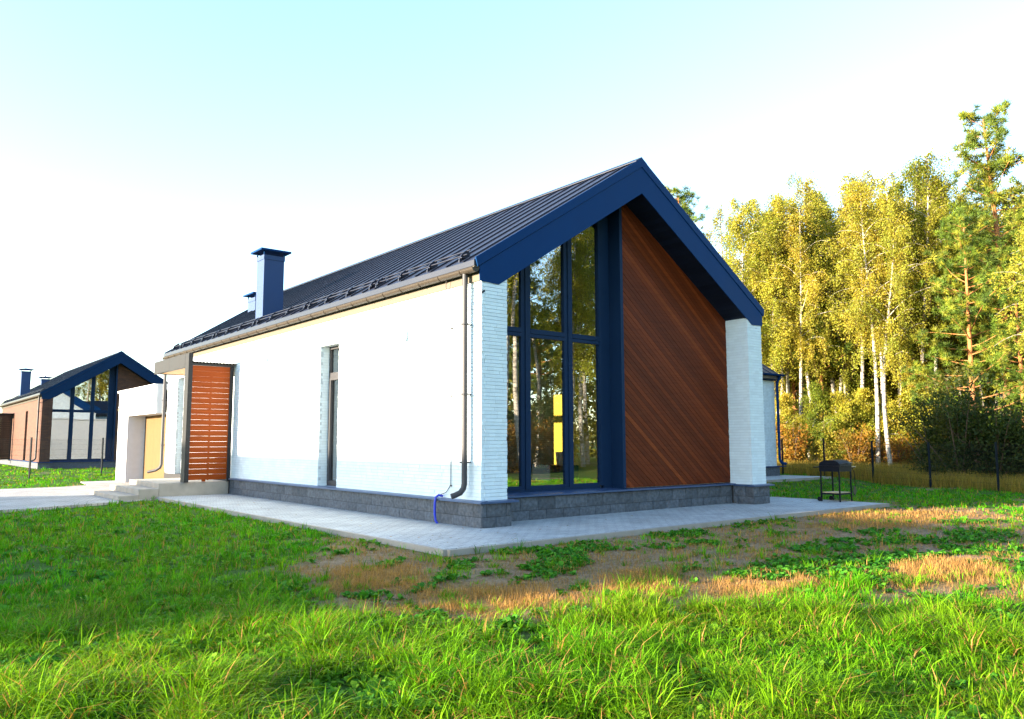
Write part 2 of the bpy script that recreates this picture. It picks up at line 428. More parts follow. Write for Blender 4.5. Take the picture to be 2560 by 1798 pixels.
    for sg in (-1, 1):
        x = .0
        while x < RX-.02:
            xa, xb = x+.002, min(x+.098, RX); z0, z1 = SOFFIT-K*xa, SOFFIT-K*xb; x += .1
            s.prism([(RX+sg*xa, z0), (RX+sg*xb, z1), (RX+sg*xb, z1+.02), (RX+sg*xa, z0+.02)], 1, .001, .9)
        s.prism([(RX, SOFFIT+.022), (RX+sg*RX, SOFFIT-K*RX+.022), (RX+sg*RX, SOFFIT-K*RX+.04), (RX, SOFFIT+.04)], 1, .001, .9)
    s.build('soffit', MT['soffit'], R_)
    # gutter, eaves board, downpipes
    def gutter(length, parent, m=MT['gutter'], step=.6):
        g = MB(); n = 10; rr, ri = .068, .062; vs = []
        for yy in (0, length):
            for rad_ in (rr, ri):
                for k in range(n+1):
                    a = math.pi + math.pi*k/n; vs.append((math.cos(a)*rad_, yy, math.sin(a)*rad_))
        q = n+1; fs = []
        for k in range(n): fs += [(k, k+1, 2*q+k+1, 2*q+k), (q+k, 3*q+k, 3*q+k+1, q+k+1)]
        fs += [(0, 2*q, 3*q, q), (n, q+n, 3*q+n, 2*q+n)]
        g.add(vs, fs, True)
        for yy in (0, length): g.add([(math.cos(math.pi+math.pi*k/n)*rr, yy, math.sin(math.pi+math.pi*k/n)*rr) for k in range(n+1)], [tuple(range(n+1))])
        for e in (-1, 1): g.tube([(e*.066, 0, .0), (e*.066, length, .0)], .009, 6)
        go = g.build('gutter', m, parent)
        b = MB(); pts = [(math.cos(math.pi+math.pi*k/8)*.074, 0, math.sin(math.pi+math.pi*k/8)*.074) for k in range(9)]
        b.tube(pts, .006, 4); first = b.build('gutter_bracket', m, go); first.location = (0, .35, 0)
        yy = .35+step
        while yy < length:
            c = first.copy(); COL.objects.link(c); c.parent = go; c.location = (0, yy, 0); yy += step
        return go
    go = gutter(16.55, R_); go.location = (-.135, -.02, 3.955)
    eb = MB(); eb.box(-.035, -.006, .0, 16.5, 3.77, 3.99); eb.box(-.15, -.03, .0, 16.5, 3.972, 3.99); eb.build('eaves_board', MT['fasciaboard'] if real_bricks else MT['gutter'], R_)
    def downpipe(pts, parent, m=MT['pipe'], r=.045, clips=()):
        d = MB(); d.tube(pts, r, 12); do = d.build('downpipe', m, parent)
        for (x, y, z) in clips:
            c = MB(); c.box(x-.052, x+.052, y-.055, y+.055, z-.012, z+.012); c.box(x+.04, x+.13, y-.008, y+.008, z-.008, z+.008); c.build('pipe_clip', m, do)
        return do
    X, Y = -.125, .27
    downpipe([(X, Y, 3.90), (X, Y, .62), (X-.015, Y+.005, .55), (X-.06, Y+.02, .49), (X-.13, Y+.05, .455), (X-.19, Y+.075, .435)], R_, clips=[(X, Y, z) for z in (.95, 2.0, 3.1)])
    if extras:
        downpipe([(X, 16.42, 3.90), (X, 16.42, .60), (X-.03, 16.45, .50), (X-.12, 16.55, .42), (X-.3, 16.75, .36)], R_, clips=[(X, 16.42, z) for z in (1.2, 2.6)])
    # --- glazed wall in the recess
    g = MB(); y0, y1 = .78, .87
    for i, (a, b) in enumerate(((.5, .60), (1.46, 1.665), (2.49, 2.685), (3.385, 3.69))):
        if 0 < i < 3:
            m = a+.085
            g.prism([(a, .45), (m, .45), (m, zsof(m)), (a, zsof(a))], 1, y0+.015, y1); g.prism([(m+.006, .45), (b, .45), (b, zsof(b)), (m+.006, zsof(m))], 1, y0, y1); g.prism([(m, .45), (m+.006, .45), (m+.006, zsof(m)), (m, zsof(m))], 1, y0+.03, y1)
        elif i == 3:
            g.prism([(a, .45), (a+.09, .45), (a+.09, zsof(a)), (a, zsof(a))], 1, y0, y1); g.prism([(a+.096, .40), (b, .40), (b, zsof(b)), (a+.096, zsof(a+.096))], 1, y0+.02, y1)
        else: g.prism([(a, .45), (b, .45), (b, zsof(b)), (a, zsof(a))], 1, y0, y1)
    spans = [(.60, 1.46), (1.665, 2.49), (2.685, 3.385)]
    for (a, b) in spans:
        g.box(a, b, y0+.004, y1, 3.10, 3.16); g.box(a, b, y0-.004, y1, 3.168, 3.25)
        g.box(a, b, y0+.002, y1, .45, .505)
        g.prism([(a, zsof(a)-.09), (b, zsof(b)-.09), (b, zsof(b)), (a, zsof(a))], 1, y0+.005, y1)
    g.box(.5, 3.385, y0+.01, y1, .385, .449)
    gf = g.build('glazed_wall', MT['frame'], R_)
    gp = random.Random(4)
    for (a, b) in spans:
        for poly in ([(a, .505), (b, .505), (b, 3.10), (a, 3.10)], [(a, 3.25), (b, 3.25), (b, zsof(b)-.09), (a, zsof(a)-.09)]):
            cx = (a+b)/2; tilt = gp.uniform(-.008, .008); tz = gp.uniform(-.006, .006)
            p = MB(); p.add([(q[0], .83+(q[0]-cx)*tilt+(q[1]-2)*tz*.3, q[1]) for q in poly], [(0, 1, 2, 3)]); p.build('pane', MT['glass'], gf)
    fin = MB(); fin.prism([(3.69, .375), (3.765, .375), (3.765, zsof(3.765)), (3.69, zsof(3.69))], 1, .50, .88); fin.build('fin', MT['frame'], R_)
    # --- gable panel
    poly = [(3.77, .405), (W-.502, .405), (W-.502, zsof(W-.502)), (RX, SOFFIT), (3.77, zsof(3.77))]
    if pal['cladding']:
        nx, nz = .8/1.2806, 1/1.2806; c = MB(); d = 2.5; rb = random.Random(9)
        while d < 8.2:
            q = clip(clip(poly, nx, nz, d+.082), -nx, -nz, -d); d += .0895
            if len(q) > 2: c.prism(q, 1, .54+rb.uniform(-.002, .002), .57)
        co = c.build('cladding_panel', pal['cladding'], R_)
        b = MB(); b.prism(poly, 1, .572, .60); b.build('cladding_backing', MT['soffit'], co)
    else:
        b = MB(); b.prism(poly, 1, .54, .60); b.build('gable_wall', wallm, R_)
    # --- narrow windows in the long wall
    for (a, b, z0, z1) in WIN:
        if slit_only and a > 10: continue
        if not real_bricks and slit_only: z0 = .4
        f = MB(); x0, x1 = .20, .27
        f.box(x0, x1, a, a+.055, z0, z1); f.box(x0, x1, b-.055, b, z0, z1); f.box(x0, x1, a+.055, b-.055, z1-.055, z1); f.box(x0, x1, a+.055, b-.055, z0, z0+.05); f.box(x0+.002, x1, a+.055, b-.055, 2.62, 2.72)
        f.box(x0-.012, x1, a+.058, a+.11, z0+.052, 2.618); f.box(x0-.012, x1, b-.11, b-.058, z0+.052, 2.618); f.box(x0-.012, x1, a+.11, b-.11, 2.56, 2.618); f.box(x0-.012, x1, a+.11, b-.11, z0+.052, z0+.11)
        fo = f.build('window', MT['pipe'] if real_bricks else MT['frame'], R_)
        for (za, zb, m) in ((z0+.11, 2.56, .11), (2.72, z1-.055, .055)):
            p = MB(); p.add([(.235, a+m, za), (.235, b-m, za), (.235, b-m, zb), (.235, a+m, zb)], [(0, 1, 2, 3)]); p.build('pane', MT['glass'], fo)
        sl_ = MB(); sl_.prism([(-.02, z0-.012), (.20, z0+.004), (.20, z0-.03), (-.02, z0-.03)], 1, a+.004, b-.004); sl_.build('sill', MT['ledge'], fo)
    # --- chimneys
    def chimney(x0, x1, y0, y1, zt, finial):
        c = MB(); c.box(x0, x1, y0, y1, min(zroof(x0), zroof(x1))-.1, zt); c.box(x0-.014, x1+.014, y0-.014, y1+.014, zt-.002, zt+.11)
        co = c.build('chimney', MT['chimney'], R_); d = MB(); zc = zt+.20
        for (x, y) in ((x0, y0), (x1, y0), (x0, y1), (x1, y1)): d.box(x-.013 if x == x0 else x-.017, x+.017 if x == x0 else x+.013, y-.013, y+.013, zt+.10, zc)
        a, b, e, h = x0-.13, x1+.13, y0-.13, y1+.13
        d.box(a, b, e, h, zc, zc+.045)
        xm, ym = (x0+x1)/2, (y0+y1)/2
        d.add([(a, e, zc+.0455), (b, e, zc+.0455), (b, h, zc+.0455), (a, h, zc+.0455), (xm, ym, zc+.12)], [(0, 1, 4), (1, 2, 4), (2, 3, 4), (3, 0, 4), (3, 2, 1, 0)])
        d.build('chimney_cap', MT['trim'], co)
        if finial:
            f = MB(); f.tube([(xm, ym, zc+.1), (xm, ym, zc+.2)], .06, 10); f.tube([(xm, ym, zc+.2), (xm, ym, zc+.29)], .035, 10); f.tube([(xm, ym, zc+.29), (xm, ym, zc+.45)], .016, 8)
            f.tube([(xm, ym, zc+.245), (xm, ym, zc+.255)], .08, 12); f.build('finial', MT['steel'], co)
    chimney(.10, .62, 9.14, 9.60, 5.83, False)
    chimney(2.0, 2.5, 14.62, 15.24, 5.78, True)
    # --- snow guards along the eaves
    y = .55
    while y < 16:
        L = min(2.95, 16.3-y); sg = MB()
        for (x, h) in ((.03, .075), (.10, .115)):
            sg.tube([(x, y-.12, zroof(x)+h), (x, y+L-.16, zroof(x)+h)], .013, 6)
        so = sg.build('snow_guard', MT['roof'], R_)
        br = MB(); x = .0; z = zroof(x)
        br.prism([(x-.05, zroof(x-.05)-.01), (x+.16, zroof(x+.16)-.01), (x+.16, zroof(x+.16)+.03), (x+.13, zroof(x+.13)+.14), (x+.0, zroof(x)+.12), (x-.05, zroof(x-.05)+.04)], 1, -.014, .014)
        br.box(x-.03, x+.10, -.05, .05, zroof(x)+.04, zroof(x)+.055)
        first = br.build('guard_bracket', MT['roof'], so); first.location = (0, y, 0); n = int(L/.94)
        for k in range(1, n):
            c = first.copy(); COL.objects.link(c); c.parent = so; c.location = (0, y+k*.94, 0)
        c = first.copy(); COL.objects.link(c); c.parent = so; c.location = (0, min(y+L-.25, 16.2), 0)
        y += 2.95
    # --- porch: post, outer beam, roof, slatted screen
    pc = MB(); pc.box(-1.19, -1.085, 10.55, 10.84, .29, 3.50); po = pc.build('porch', MT['post'], R_)
    b = MB(); b.box(-1.192, -1.09, 10.845, 12.2, 3.17, 3.502); b.box(-1.192, -1.09, 12.206, 13.6, 3.17, 3.502); b.box(-1.085, 0, 13.49, 13.6, 3.17, 3.4); b.build('porch_beam', MT['post'], po)
    cr = MB(); n = 26
    for k in range(n):
        xa, xb = -1.08+1.08*k/n, -1.08+1.08*(k+1)/n; za, zb = (3.26, 3.29) if k % 2 else (3.29, 3.26)
        cr.add([(xa, 10.50, za), (xb, 10.50, zb), (xb, 13.49, zb), (xa, 13.49, za), (xa, 10.50, za+.012), (xb, 10.50, zb+.012), (xb, 13.49, zb+.012), (xa, 13.49, za+.012)], [(0, 1, 2, 3), (7, 6, 5, 4), (0, 4, 5, 1), (1, 5, 6, 2), (2, 6, 7, 3), (3, 7, 4, 0)])
    cr.build('porch_roof', MT['gutter'], po)
    sf = MB()
    for k in range(24): sf.box(-1.085, -.002, 10.86+k*.109, 10.86+k*.109+.104, 3.185, 3.205)
    sf.build('porch_soffit', MT['soffit_wood'], po)
    sm = MB(); sm.box(-1.084, -.05, 10.56, 10.66, 3.205, 3.255); sm.box(-.14, -.05, 10.57, 10.65, .29, 3.204); sm.build('screen_frame', MT['post'], po)
    st = MB(); rs = random.Random(2)
    for k in range(21):
        z = .345+k*.136; st.box(-1.084, -.141, 10.585+rs.uniform(0, .003), 10.607, z, z+.1335)
    st.box(-.62, -.58, 10.609, 10.64, .33, 3.2); st.box(-.75, -.66, 10.585, 10.607, .30, .345)
    st.build('slatted_screen', slatm, po)
    return R_, gutter, downpipe

house, gutter_fn, pipe_fn = make_house((0, 0, 0), 'white_house', 'large white brick house with a glazed gable and a diagonal red wood panel',
    dict(wall=MT['brick_white'], slat=MT['slat'], cladding=MT['cladding'], trim=MT['trim']), True, True)

# ------------------------------------------------------------------ more of the white house: garage, rear wing, lamps, cable, rooms
g = MB()
g.box(-.30, -.05, 20.05, 21.4, -.15, 3.06); g.box(-.30, -.05, 16.64, 20.05, 2.20, 3.06)
g.box(-.05, 7.4, 20.055, 20.3, -.15, 3.06); g.box(-.05, 7.4, 21.1, 21.398, -.15, 3.06); g.box(.30, .55, 16.65, 20.054, -.15, 3.06); g.box(-.048, 7.4, 16.64, 21.09, 2.95, 3.055); g.box(7.1, 7.4, 16.64, 20.05, -.15, 2.94)
g.box(-.315, -.30, 16.64, 21.41, 2.53, 2.56)
go = g.build('garage_wing', MT['plaster'], house)
c = MB(); c.box(-.36, 7.46, 16.64, 21.46, 3.062, 3.13); c.build('parapet_coping', MT['plaster'], go)
d = MB()
for k in range(3): d.box(.27, .298, 16.66+k*1.13, 16.66+k*1.13+1.125, -.1, 2.3)
d.build('garage_door', MT['beige'], go)
d = MB(); d.box(-.048, .268, 16.66, 20.05, 2.20, 2.24); d.build('garage_ceiling', MT['plaster'], go)
d = MB(); d.tube([(-.30, 21.0, 2.45), (-.42, 21.02, 2.44)], .02, 8); d.build('overflow_spout', MT['lightwood'], go)

wg = MB(); y0 = 7.53
wg.box(W-.28, 19.95, y0, y0+.3, .3, 3.62); wg.box(19.65, 19.95, y0+.3, y0+3.7, .3, 3.62); wg.box(W, 19.65, y0+3.4, y0+3.69, .3, 3.62)
wg.prism([(y0+.01, 3.62), (y0+3.68, 3.62), (y0+1.85, 3.62+K*1.83)], 0, 19.66, 19.95)
wo = wg.build('rear_wing', MT['brick_white_far'], house)
m = MB(); m.box(W+.06, 20.05, y0-.05, y0+3.74, -.2, .30); m.build('wing_plinth', MT['block'], wo)
m = MB(); m.box(W+.12, 20.42, y0-.12, y0+.02, .305, .335); m.box(19.951, 20.42, y0+.02, y0+3.8, .305, .335); m.build('wing_ledge', MT['trim'], wo)
m = MB(); zr = lambda t: 3.95+K*t
m.prism([(y0-.2, zr(-.2)), (y0+1.85, zr(1.85)), (y0+3.9, zr(-.2)), (y0+3.9, zr(-.2)-.16), (y0+1.85, zr(1.85)-.2), (y0-.2, zr(-.2)-.16)], 0, 6.0, 20.15)
x = 20.1
while x > W:
    m.add([(x+dx, y0-.19 if s == 0 else y0+1.8, zr(-.19 if s == 0 else 1.8)+h-.004) for s in (0, 1) for (dx, h) in ((-.011, 0), (.011, 0), (.011, .045), (-.011, .045))], [(0, 1, 2, 3), (7, 6, 5, 4), (0, 4, 5, 1), (1, 5, 6, 2), (2, 6, 7, 3), (3, 7, 4, 0)]); x -= .47
m.build('wing_roof', MT['roof'], wo)
m = MB(); m.box(W, 20.05, y0-.03, y0-.002, 3.62, 3.86); m.box(W, 20.12, y0-.20, y0-.03, 3.66, 3.68); m.build('wing_eaves_board', MT['trim'], wo)
gw = gutter_fn(12.4, wo, MT['trim']); gw.rotation_euler = (0, 0, rad(-90)); gw.location = (W+.25, y0-.26, 3.86)
pipe_fn([(19.97, y0-.24, 3.8), (19.97, y0-.12, 3.55), (19.97, y0-.12, .62), (20.0, y0-.13, .52), (20.1, y0-.16, .44), (20.25, y0-.2, .42)], wo, MT['trim'], .055)

for (y, z) in ((8.5, 3.22), (2.2, 3.14)):
    m = MB(); m.tube([(-.085, y, z-.09), (-.085, y, z+.09)], .055, 16); m.box(-.04, -.002, y-.03, y+.03, z-.05, z+.05); m.build('wall_lamp', MT['lamp'], house)
m = MB(); m.tube([(-.12, .80, 3.93), (-.1, .84, 3.78), (-.04, .78, 3.62), (-.02, .78, 2.0), (-.02, .785, .58), (-.03, .90, .46), (-.08, 1.0, .42)], .006, 6)
co = m.build('cable', MT['cable'], house)
for z in (.57, 2.0, 3.1):
    c = MB(); c.box(-.03, -.006, .765, .80, z-.01, z+.01); c.build('cable_clip', MT['cable'], co)
m = MB(); m.tube([(-.04, .97, .40), (-.10, 1.01, .415), (-.14, 1.03, .38), (-.15, 1.04, .30), (-.15, 1.04, .12), (-.14, 1.03, .02), (-.11, 1.0, -.05)], .02, 10); m.build('conduit', MT['bluepipe'], house)

# rooms behind the glass (part of the house)
m = MB(); m.box(.31, W-.31, .88, 16.19, .30, .39); m.build('room_floor', MT['soffit_wood'], house)
m = MB(); m.box(5.26, 5.40, 2.0, 4.14, .391, 3.4); m.build('partition', MT['yellow'], house)
m = MB(); m.box(.305, W-.31, 9.0, 9.12, .391, 3.9); m.build('partition', MT['inside'], house)
m = MB(); m.box(3.80, 7.25, .605, .87, .391, 3.9); m.box(3.70, 3.80, .883, 4.5, .391, .40); m.build('room_lining', MT['inside'], house)


# ------------------------------------------------------------------ brick house behind and the twin across the lane
brick_house, _, _ = make_house((-.13, 39.12, -.11), 'brick_house', 'red brick house with a dark blue gable, far behind at the left',
    dict(wall=MT['brick_red'], slat=MT['slat_dark'], cladding=None, trim=MT['trim_far']), False, False, True)

def simple_house(origin):
    R_ = empty('neighbour_house', origin); tag(R_, 'white gabled house with a dark roof across the lane to the left, outside the picture', 'house')
    m = MB(); m.box(0, W, 0, 15.5, -.2, 3.8); m.prism([(.02, 3.8), (W-.02, 3.8), (RX, 3.8+K*(RX-.02))], 1, .0, 15.5); m.build('wall', MT['brick_white_far'], R_)
    m = MB(); m.prism([(-.3, zroof(-.3)), (RX, APEX), (W+.3, zroof(-.3)), (W+.3, zroof(-.3)-.15), (RX, APEX-.17), (-.3, zroof(-.3)-.15)], 1, -.3, 15.8); m.build('roof', MT['roof'], R_)
    m = MB()
    for y in (1.5, 5., 8.5, 12.): m.box(W-.01, W+.02, y, y+1.4, .9, 2.4)
    m.build('window', MT['frame'], R_)
simple_house((-36.4, 4.3, -.1))

# ------------------------------------------------------------------ ground, paving, driveway
def vnoise(x, y, seed=0):
    """smooth value noise on arrays"""
    xi, yi = np.floor(x).astype(np.int64), np.floor(y).astype(np.int64); fx, fy = x-xi, y-yi
    fx, fy = fx*fx*(3-2*fx), fy*fy*(3-2*fy)
    def h(a, b):
        n = (a*374761393 + b*668265263 + seed*1442695041) & 0xffffffff
        n = ((n ^ (n >> 13))*1274126177) & 0xffffffff; return ((n ^ (n >> 16)) & 0xffff)/65535.
    return (h(xi, yi)*(1-fx)+h(xi+1, yi)*fx)*(1-fy) + (h(xi, yi+1)*(1-fx)+h(xi+1, yi+1)*fx)*fy
def fbm(x, y, s, seed=0):
    return (vnoise(x/s, y/s, seed)*.5+vnoise(x/s*2.03+7, y/s*2.03+3, seed+1)*.3+vnoise(x/s*4.1+1, y/s*4.1+9, seed+2)*.2)
def sstep(a, b, x): t = np.clip((x-a)/(b-a), 0, 1); return t*t*(3-2*t)
def poly_sd(P, x, y):
    """signed distance to polygon, negative inside"""
    P = np.array(P, float); d = np.full(x.shape, 1e9); ins = np.zeros(x.shape, bool)
    for i in range(len(P)):
        a, b = P[i], P[(i+1) % len(P)]; e = b-a
        t = np.clip(((x-a[0])*e[0]+(y-a[1])*e[1])/(e@e), 0, 1); d = np.minimum(d, np.hypot(x-a[0]-e[0]*t, y-a[1]-e[1]*t))
        c = ((a[1] > y) != (b[1] > y)) & (x < (b[0]-a[0])*(y-a[1])/((b[1]-a[1]) if b[1] != a[1] else 1e-9)+a[0]); ins ^= c
    return np.where(ins, -d, d)
def zground(x, y):
    drop = -.17*sstep(9.5, 19, x)*(1-sstep(3.5, 6, y))
    left = -.03*sstep(-1.8, -3, x)*sstep(5, 9, y)
    return GROUND + drop + left + (fbm(x, y, 1.3, 5)-.5)*.05*sstep(0.2, 1.2, np.abs(y+1.6)+np.maximum(0, -1.8-x))
SOIL = [(-2.3, .7), (-3.4, -.9), (-4.1, -2.3), (-4.3, -4.3), (-3.5, -5.0), (-2.4, -5.4), (-1.6, -5.9), (-.5, -6.3), (.4, -7.1), (3, -7.5), (7.6, -4.9), (10.5, -3.4), (9.4, -1.6), (-1.8, -1.5), (-1.7, .7)]
PAVING = [(-1.78, -1.62), (9.30, -1.68), (9.30, .95), (W+.02, .95), (W+.02, 5.75), (19.1, 5.75), (20.6, 5.9), (20.6, 7.6), (0, 7.6), (0, 10.65), (-1.78, 10.65)]
DRIVE = [(-30, 7.2), (-4.7, 9.35), (-2.7, 10.2), (-2.7, 10.55), (-.02, 10.62), (-.02, 16.6), (.31, 16.62), (.31, 20.1), (-.28, 20.2), (-.3, 21.5), (-1.4, 21.5), (-1.7, 18.7), (-2.6, 18.1), (-30, 15.6)]
WEEDS = [((2.05, -1.95), (.43, -.37), (.6, .45)), ((-.94, -1.9), (.32, -.28), (.3, .3)), ((-.94, -2.75), (.34, -.29), (1.0, 1.0)), ((.06, -2.22), (.36, -.3), (.45, .45)), ((4.6, -1.95), (.8, -.2), (.5, .25)),
    ((2.29, -4.24), (.39, -.33), (.82, .46)), ((.34, -5.13), (.72, -.56), (1.2, .7)), ((5.25, -4.97), (.6, -.4), (1.06, .39)), ((.7, -5.6), (.3, -.25), (.68, .33)), ((4.39, -3.88), (.23, -.19), (.5, .3)), ((-1.47, -3.22), (.33, -.27), (.31, .34)),
    ((1.5, -2.9), (.2, -.16), (.25, .25)), ((-2.7, -1.9), (.16, -.1), (.12, .16)), ((-3.2, -2.9), (.14, -.1), (.1, .14)), ((-2.2, -2.6), (.14, -.1), (.1, .12)), ((3.3, -2.9), (.2, -.2), (.3, .2)), ((2.2, -6.2), (.6, -.5), (.5, .3)), ((3.8, -5.6), (.5, -.4), (.5, .2)), ((1.9, -5.2), (.9, -.6), (.5, .3)), ((3.9, -4.6), (.9, -.6), (.6, .3)), ((7., -3.9), (1.2, -.8), (.5, .3))]
STRAW = [((-3.0, -4.05), (.55, -.45), (.42, .5)), ((-1.27, -4.3), (.36, -.3), (.7, .6)), ((-.6, -5.3), (.7, -.5), (.45, .3)), ((1.5, -6.0), (.65, -.5), (1.1, .45)), ((7.6, -2.6), (1.5, -1.0), (1.2, .6)), ((-3.2, -2.5), (.5, -.4), (.5, .8)), ((5.5, -3.2), (1.2, -.8), (.8, .4))]
def blob(lst, x, y):
    m = np.zeros(x.shape)
    for (c, a, b) in lst:
        A = np.linalg.inv(np.array([[a[0], b[0]], [a[1], b[1]]])); u = A[0, 0]*(x-c[0])+A[0, 1]*(y-c[1]); v = A[1, 0]*(x-c[0])+A[1, 1]*(y-c[1])
        m = np.maximum(m, 1-(u*u+v*v))
    return m
def soil_mask(x, y):
    d = poly_sd(SOIL, x, y) + (fbm(x, y, 1.1, 31)-.5)*1.3
    s = 1-sstep(-.25, .25, d)
    spots = sstep(.66, .76, fbm(x, y, .8, 77))*.45*(x < 5)
    # dry streaks in the lawn beside the house
    lawn = sstep(.55, .68, fbm(x*.45+y*.5, y*1.3-x*1.2, 1.4, 91))*.65*(x > 8.5)
    return np.maximum(np.maximum(s, spots), lawn)

ax = np.concatenate([[-1500, -600, -250, -120, -60, -35, -22], np.arange(-16, 32.1, .4), [36, 42, 50, 65, 90, 150, 300, 700, 1500]])
ay = np.concatenate([[-1500, -600, -250, -120, -60, -35, -22], np.arange(-16, 32.1, .4), [36, 42, 50, 65, 90, 150, 300, 700, 1500]])
gx, gy = np.meshgrid(ax, ay, indexing='ij'); X, Y = gx.ravel(), gy.ravel()
Z = zground(X, Y)
nx_, ny_ = len(ax), len(ay)
ii, jj = np.meshgrid(np.arange(nx_-1), np.arange(ny_-1), indexing='ij'); b0 = (ii*ny_+jj).ravel()
F = np.stack([b0, b0+ny_, b0+ny_+1, b0+1], 1)
sm_ = soil_mask(X, Y); green = np.array([.055, .115, .016]); soil_c = np.array([.29, .205, .125]); dry = np.array([.28, .165, .055])
dr = sstep(.1, .5, blob(STRAW, X, Y)); cc = green*(1-sm_[:, None]) + (soil_c*(1-dr[:, None])+dry*dr[:, None])*sm_[:, None]
def ground_mat():
    t = NT('lawn_soil'); at = t.new('ShaderNodeVertexColor', layer_name='tint'); n1 = t.noise(9, 8, None, .7); n2 = t.noise(60, 6, None, .7)
    c = t.mix(1.0, at.outputs[0], t.ramp(n1.outputs[0], [(.3, (.55, .55, .55)), (.7, (1.3, 1.25, 1.2))]), 'MULTIPLY')
    c = t.mix(1.0, c, t.ramp(n2.outputs[0], [(.3, (.6, .6, .6)), (.7, (1.25, 1.25, 1.25))]), 'MULTIPLY')
    t.bump(n2.outputs[0], .7, .03); t.p.inputs['Specular IOR Level'].default_value = .08; t.p.inputs['Specular IOR Level'].default_value = .08; return t.setp(Base_Color=c, Roughness=.95)
me = np_mesh('ground', np.stack([X, Y, Z], 1), [F], [ground_mat()], True, np.concatenate([cc, np.ones((len(cc), 1))], 1))
tag(link('ground', me), kind='structure')

def paver(name, c1, c2, bw, bh, rot=0.):
    t = NT(name); mp = t.new('ShaderNodeMapping'); t.l.new(t.obj(), mp.inputs[0]); mp.inputs['Rotation'].default_value = (0, 0, rot)
    b = t.new('ShaderNodeTexBrick'); t.l.new(mp.outputs[0], b.inputs['Vector']); b.inputs['Scale'].default_value = 1
    b.inputs['Brick Width'].default_value = bw; b.inputs['Row Height'].default_value = bh; b.inputs['Mortar Size'].default_value = .006
    b.inputs['Color1'].default_value = (*c1, 1); b.inputs['Color2'].default_value = (*c2, 1); b.inputs['Mortar'].default_value = (*shade(c1, .45), 1)
    n1 = t.noise(1.3, 6, None, .65); n2 = t.noise(35, 5)
    c = t.mix(1.0, b.outputs[0], t.ramp(n1.outputs[0], [(.3, (.72, .70, .68)), (.7, (1.12, 1.1, 1.08))]), 'MULTIPLY')
    c = t.mix(1.0, c, t.ramp(n2.outputs[0], [(.3, (.8,)*3), (.7, (1.1,)*3)]), 'MULTIPLY')
    t.bump(b.outputs['Fac'], -.6, .006); return t.setp(Base_Color=c, Roughness=.85)
m = MB(); m.prism(PAVING, 2, -.35, PAVE)
tag(m.build('paving', paver('grey_pavers', (.36, .375, .385), (.43, .44, .445), .2, .1), None), kind='structure')
m = MB()
k0 = PAVE+.004
m.box(-1.84, -1.783, -1.68, 10.2, -.3, k0); m.box(-1.783, 9.36, -1.745, -1.685, -.3, k0); m.box(9.303, 9.36, -1.684, .95, -.3, k0); m.box(W+.06, 9.36, .953, 1.01, -.3, k0)
m.box(W+.06, 20.6, 5.69, 5.747, -.3, k0)
tag(m.build('kerb', MT['concrete'], None), kind='structure')
m = MB(); m.prism(DRIVE, 2, -.4, -.075)
tag(m.build('driveway', paver('driveway_pavers', (.33, .31, .29), (.40, .375, .35), .2, .1, .3), None), kind='structure')

# entrance steps
m = MB(); m.box(-1.75, -.06, 10.62, 13.4, -.3, .29); m.box(-2.2, -1.752, 10.60, 13.5, -.3, .165); m.box(-2.65, -2.202, 10.58, 13.6, -.3, .03)
st = m.build('entrance_steps', MT['concrete'], None, bevel=.012); tag(st, 'three low grey concrete steps with a landing under the porch of the white house', 'steps')

# ------------------------------------------------------------------ fences
def fence(name, label, pts, zf, h, top, parent_loc):
    R_ = empty(name, parent_loc); tag(R_, label, 'fence'); ox, oy, oz = parent_loc
    for i, (x, y) in enumerate(pts):
        p = MB(); z = zf(x, y); p.box(-.03, .03, -.02, .02, z-.3-oz, z+h-oz); p.box(-.033, .033, -.023, .023, z+h-oz, z+h+.012-oz)
        o = p.build('post', MT['post_green'], R_, (x-ox, y-oy, 0)); o.rotation_euler = (0, 0, math.atan2(pts[-1][1]-pts[0][1], pts[-1][0]-pts[0][0])+math.pi/2)
    for (a, b) in zip(pts[:-1], pts[1:]):
        w = MB(); a, b = Vector((*a, 0)), Vector((*b, 0)); d = (b-a); L = d.length; d.normalize(); n = Vector((-d.y, d.x, 0))*.0022; z = min(zf(a.x, a.y), zf(b.x, b.y))+.04
        s = .06
        while s < L-.04:
            p = a+d*s; w.add([(p.x-d.x*.0022-n.x-ox, p.y-d.y*.0022-n.y-oy, z-oz), (p.x+d.x*.0022-ox, p.y+d.y*.0022-oy, z-oz), (p.x+n.x-ox, p.y+n.y-oy, z-oz),
                (p.x-d.x*.0022-n.x-ox, p.y-d.y*.0022-n.y-oy, z+h-.08-oz), (p.x+d.x*.0022-ox, p.y+d.y*.0022-oy, z+h-.08-oz), (p.x+n.x-ox, p.y+n.y-oy, z+h-.08-oz)], [(0, 1, 4, 3), (1, 2, 5, 4), (2, 0, 3, 5)]); s += .05
        for q in range(8):
            zz = z+.02+(h-.14)*q/7
            w.tube([(a.x+d.x*.04-ox, a.y+d.y*.04-oy, zz-oz), (b.x-d.x*.04-ox, b.y-d.y*.04-oy, zz-oz)], .0025, 3, False)
        w.build('mesh_panel', MT['wire'], R_)
zg = lambda x, y: float(zground(np.array([x]), np.array([y]))[0])
f4 = np.array([19.45, -.31]); u = np.array([.326, .945])
fence('mesh_fence', 'dark welded mesh fence with square posts between the lawn and the forest', [tuple(f4+u*t) for t in (-7.4, -4.9, -2.45, 0, 2.45, 4.9, 7.35, 9.8, 12.3, 14.8)], zg, 1.5, 1.25, (19.45, -.31, 0))
fence('mesh_fence', 'thin dark mesh fence in front of the red brick house at the left', [(-8.1, 22.3), (-5.25, 23.95), (-2.4, 25.55), (.43, 27.15), (3.2, 28.7)], lambda x, y: -.02, 1.5, 1.25, (-2.4, 25.55, 0))

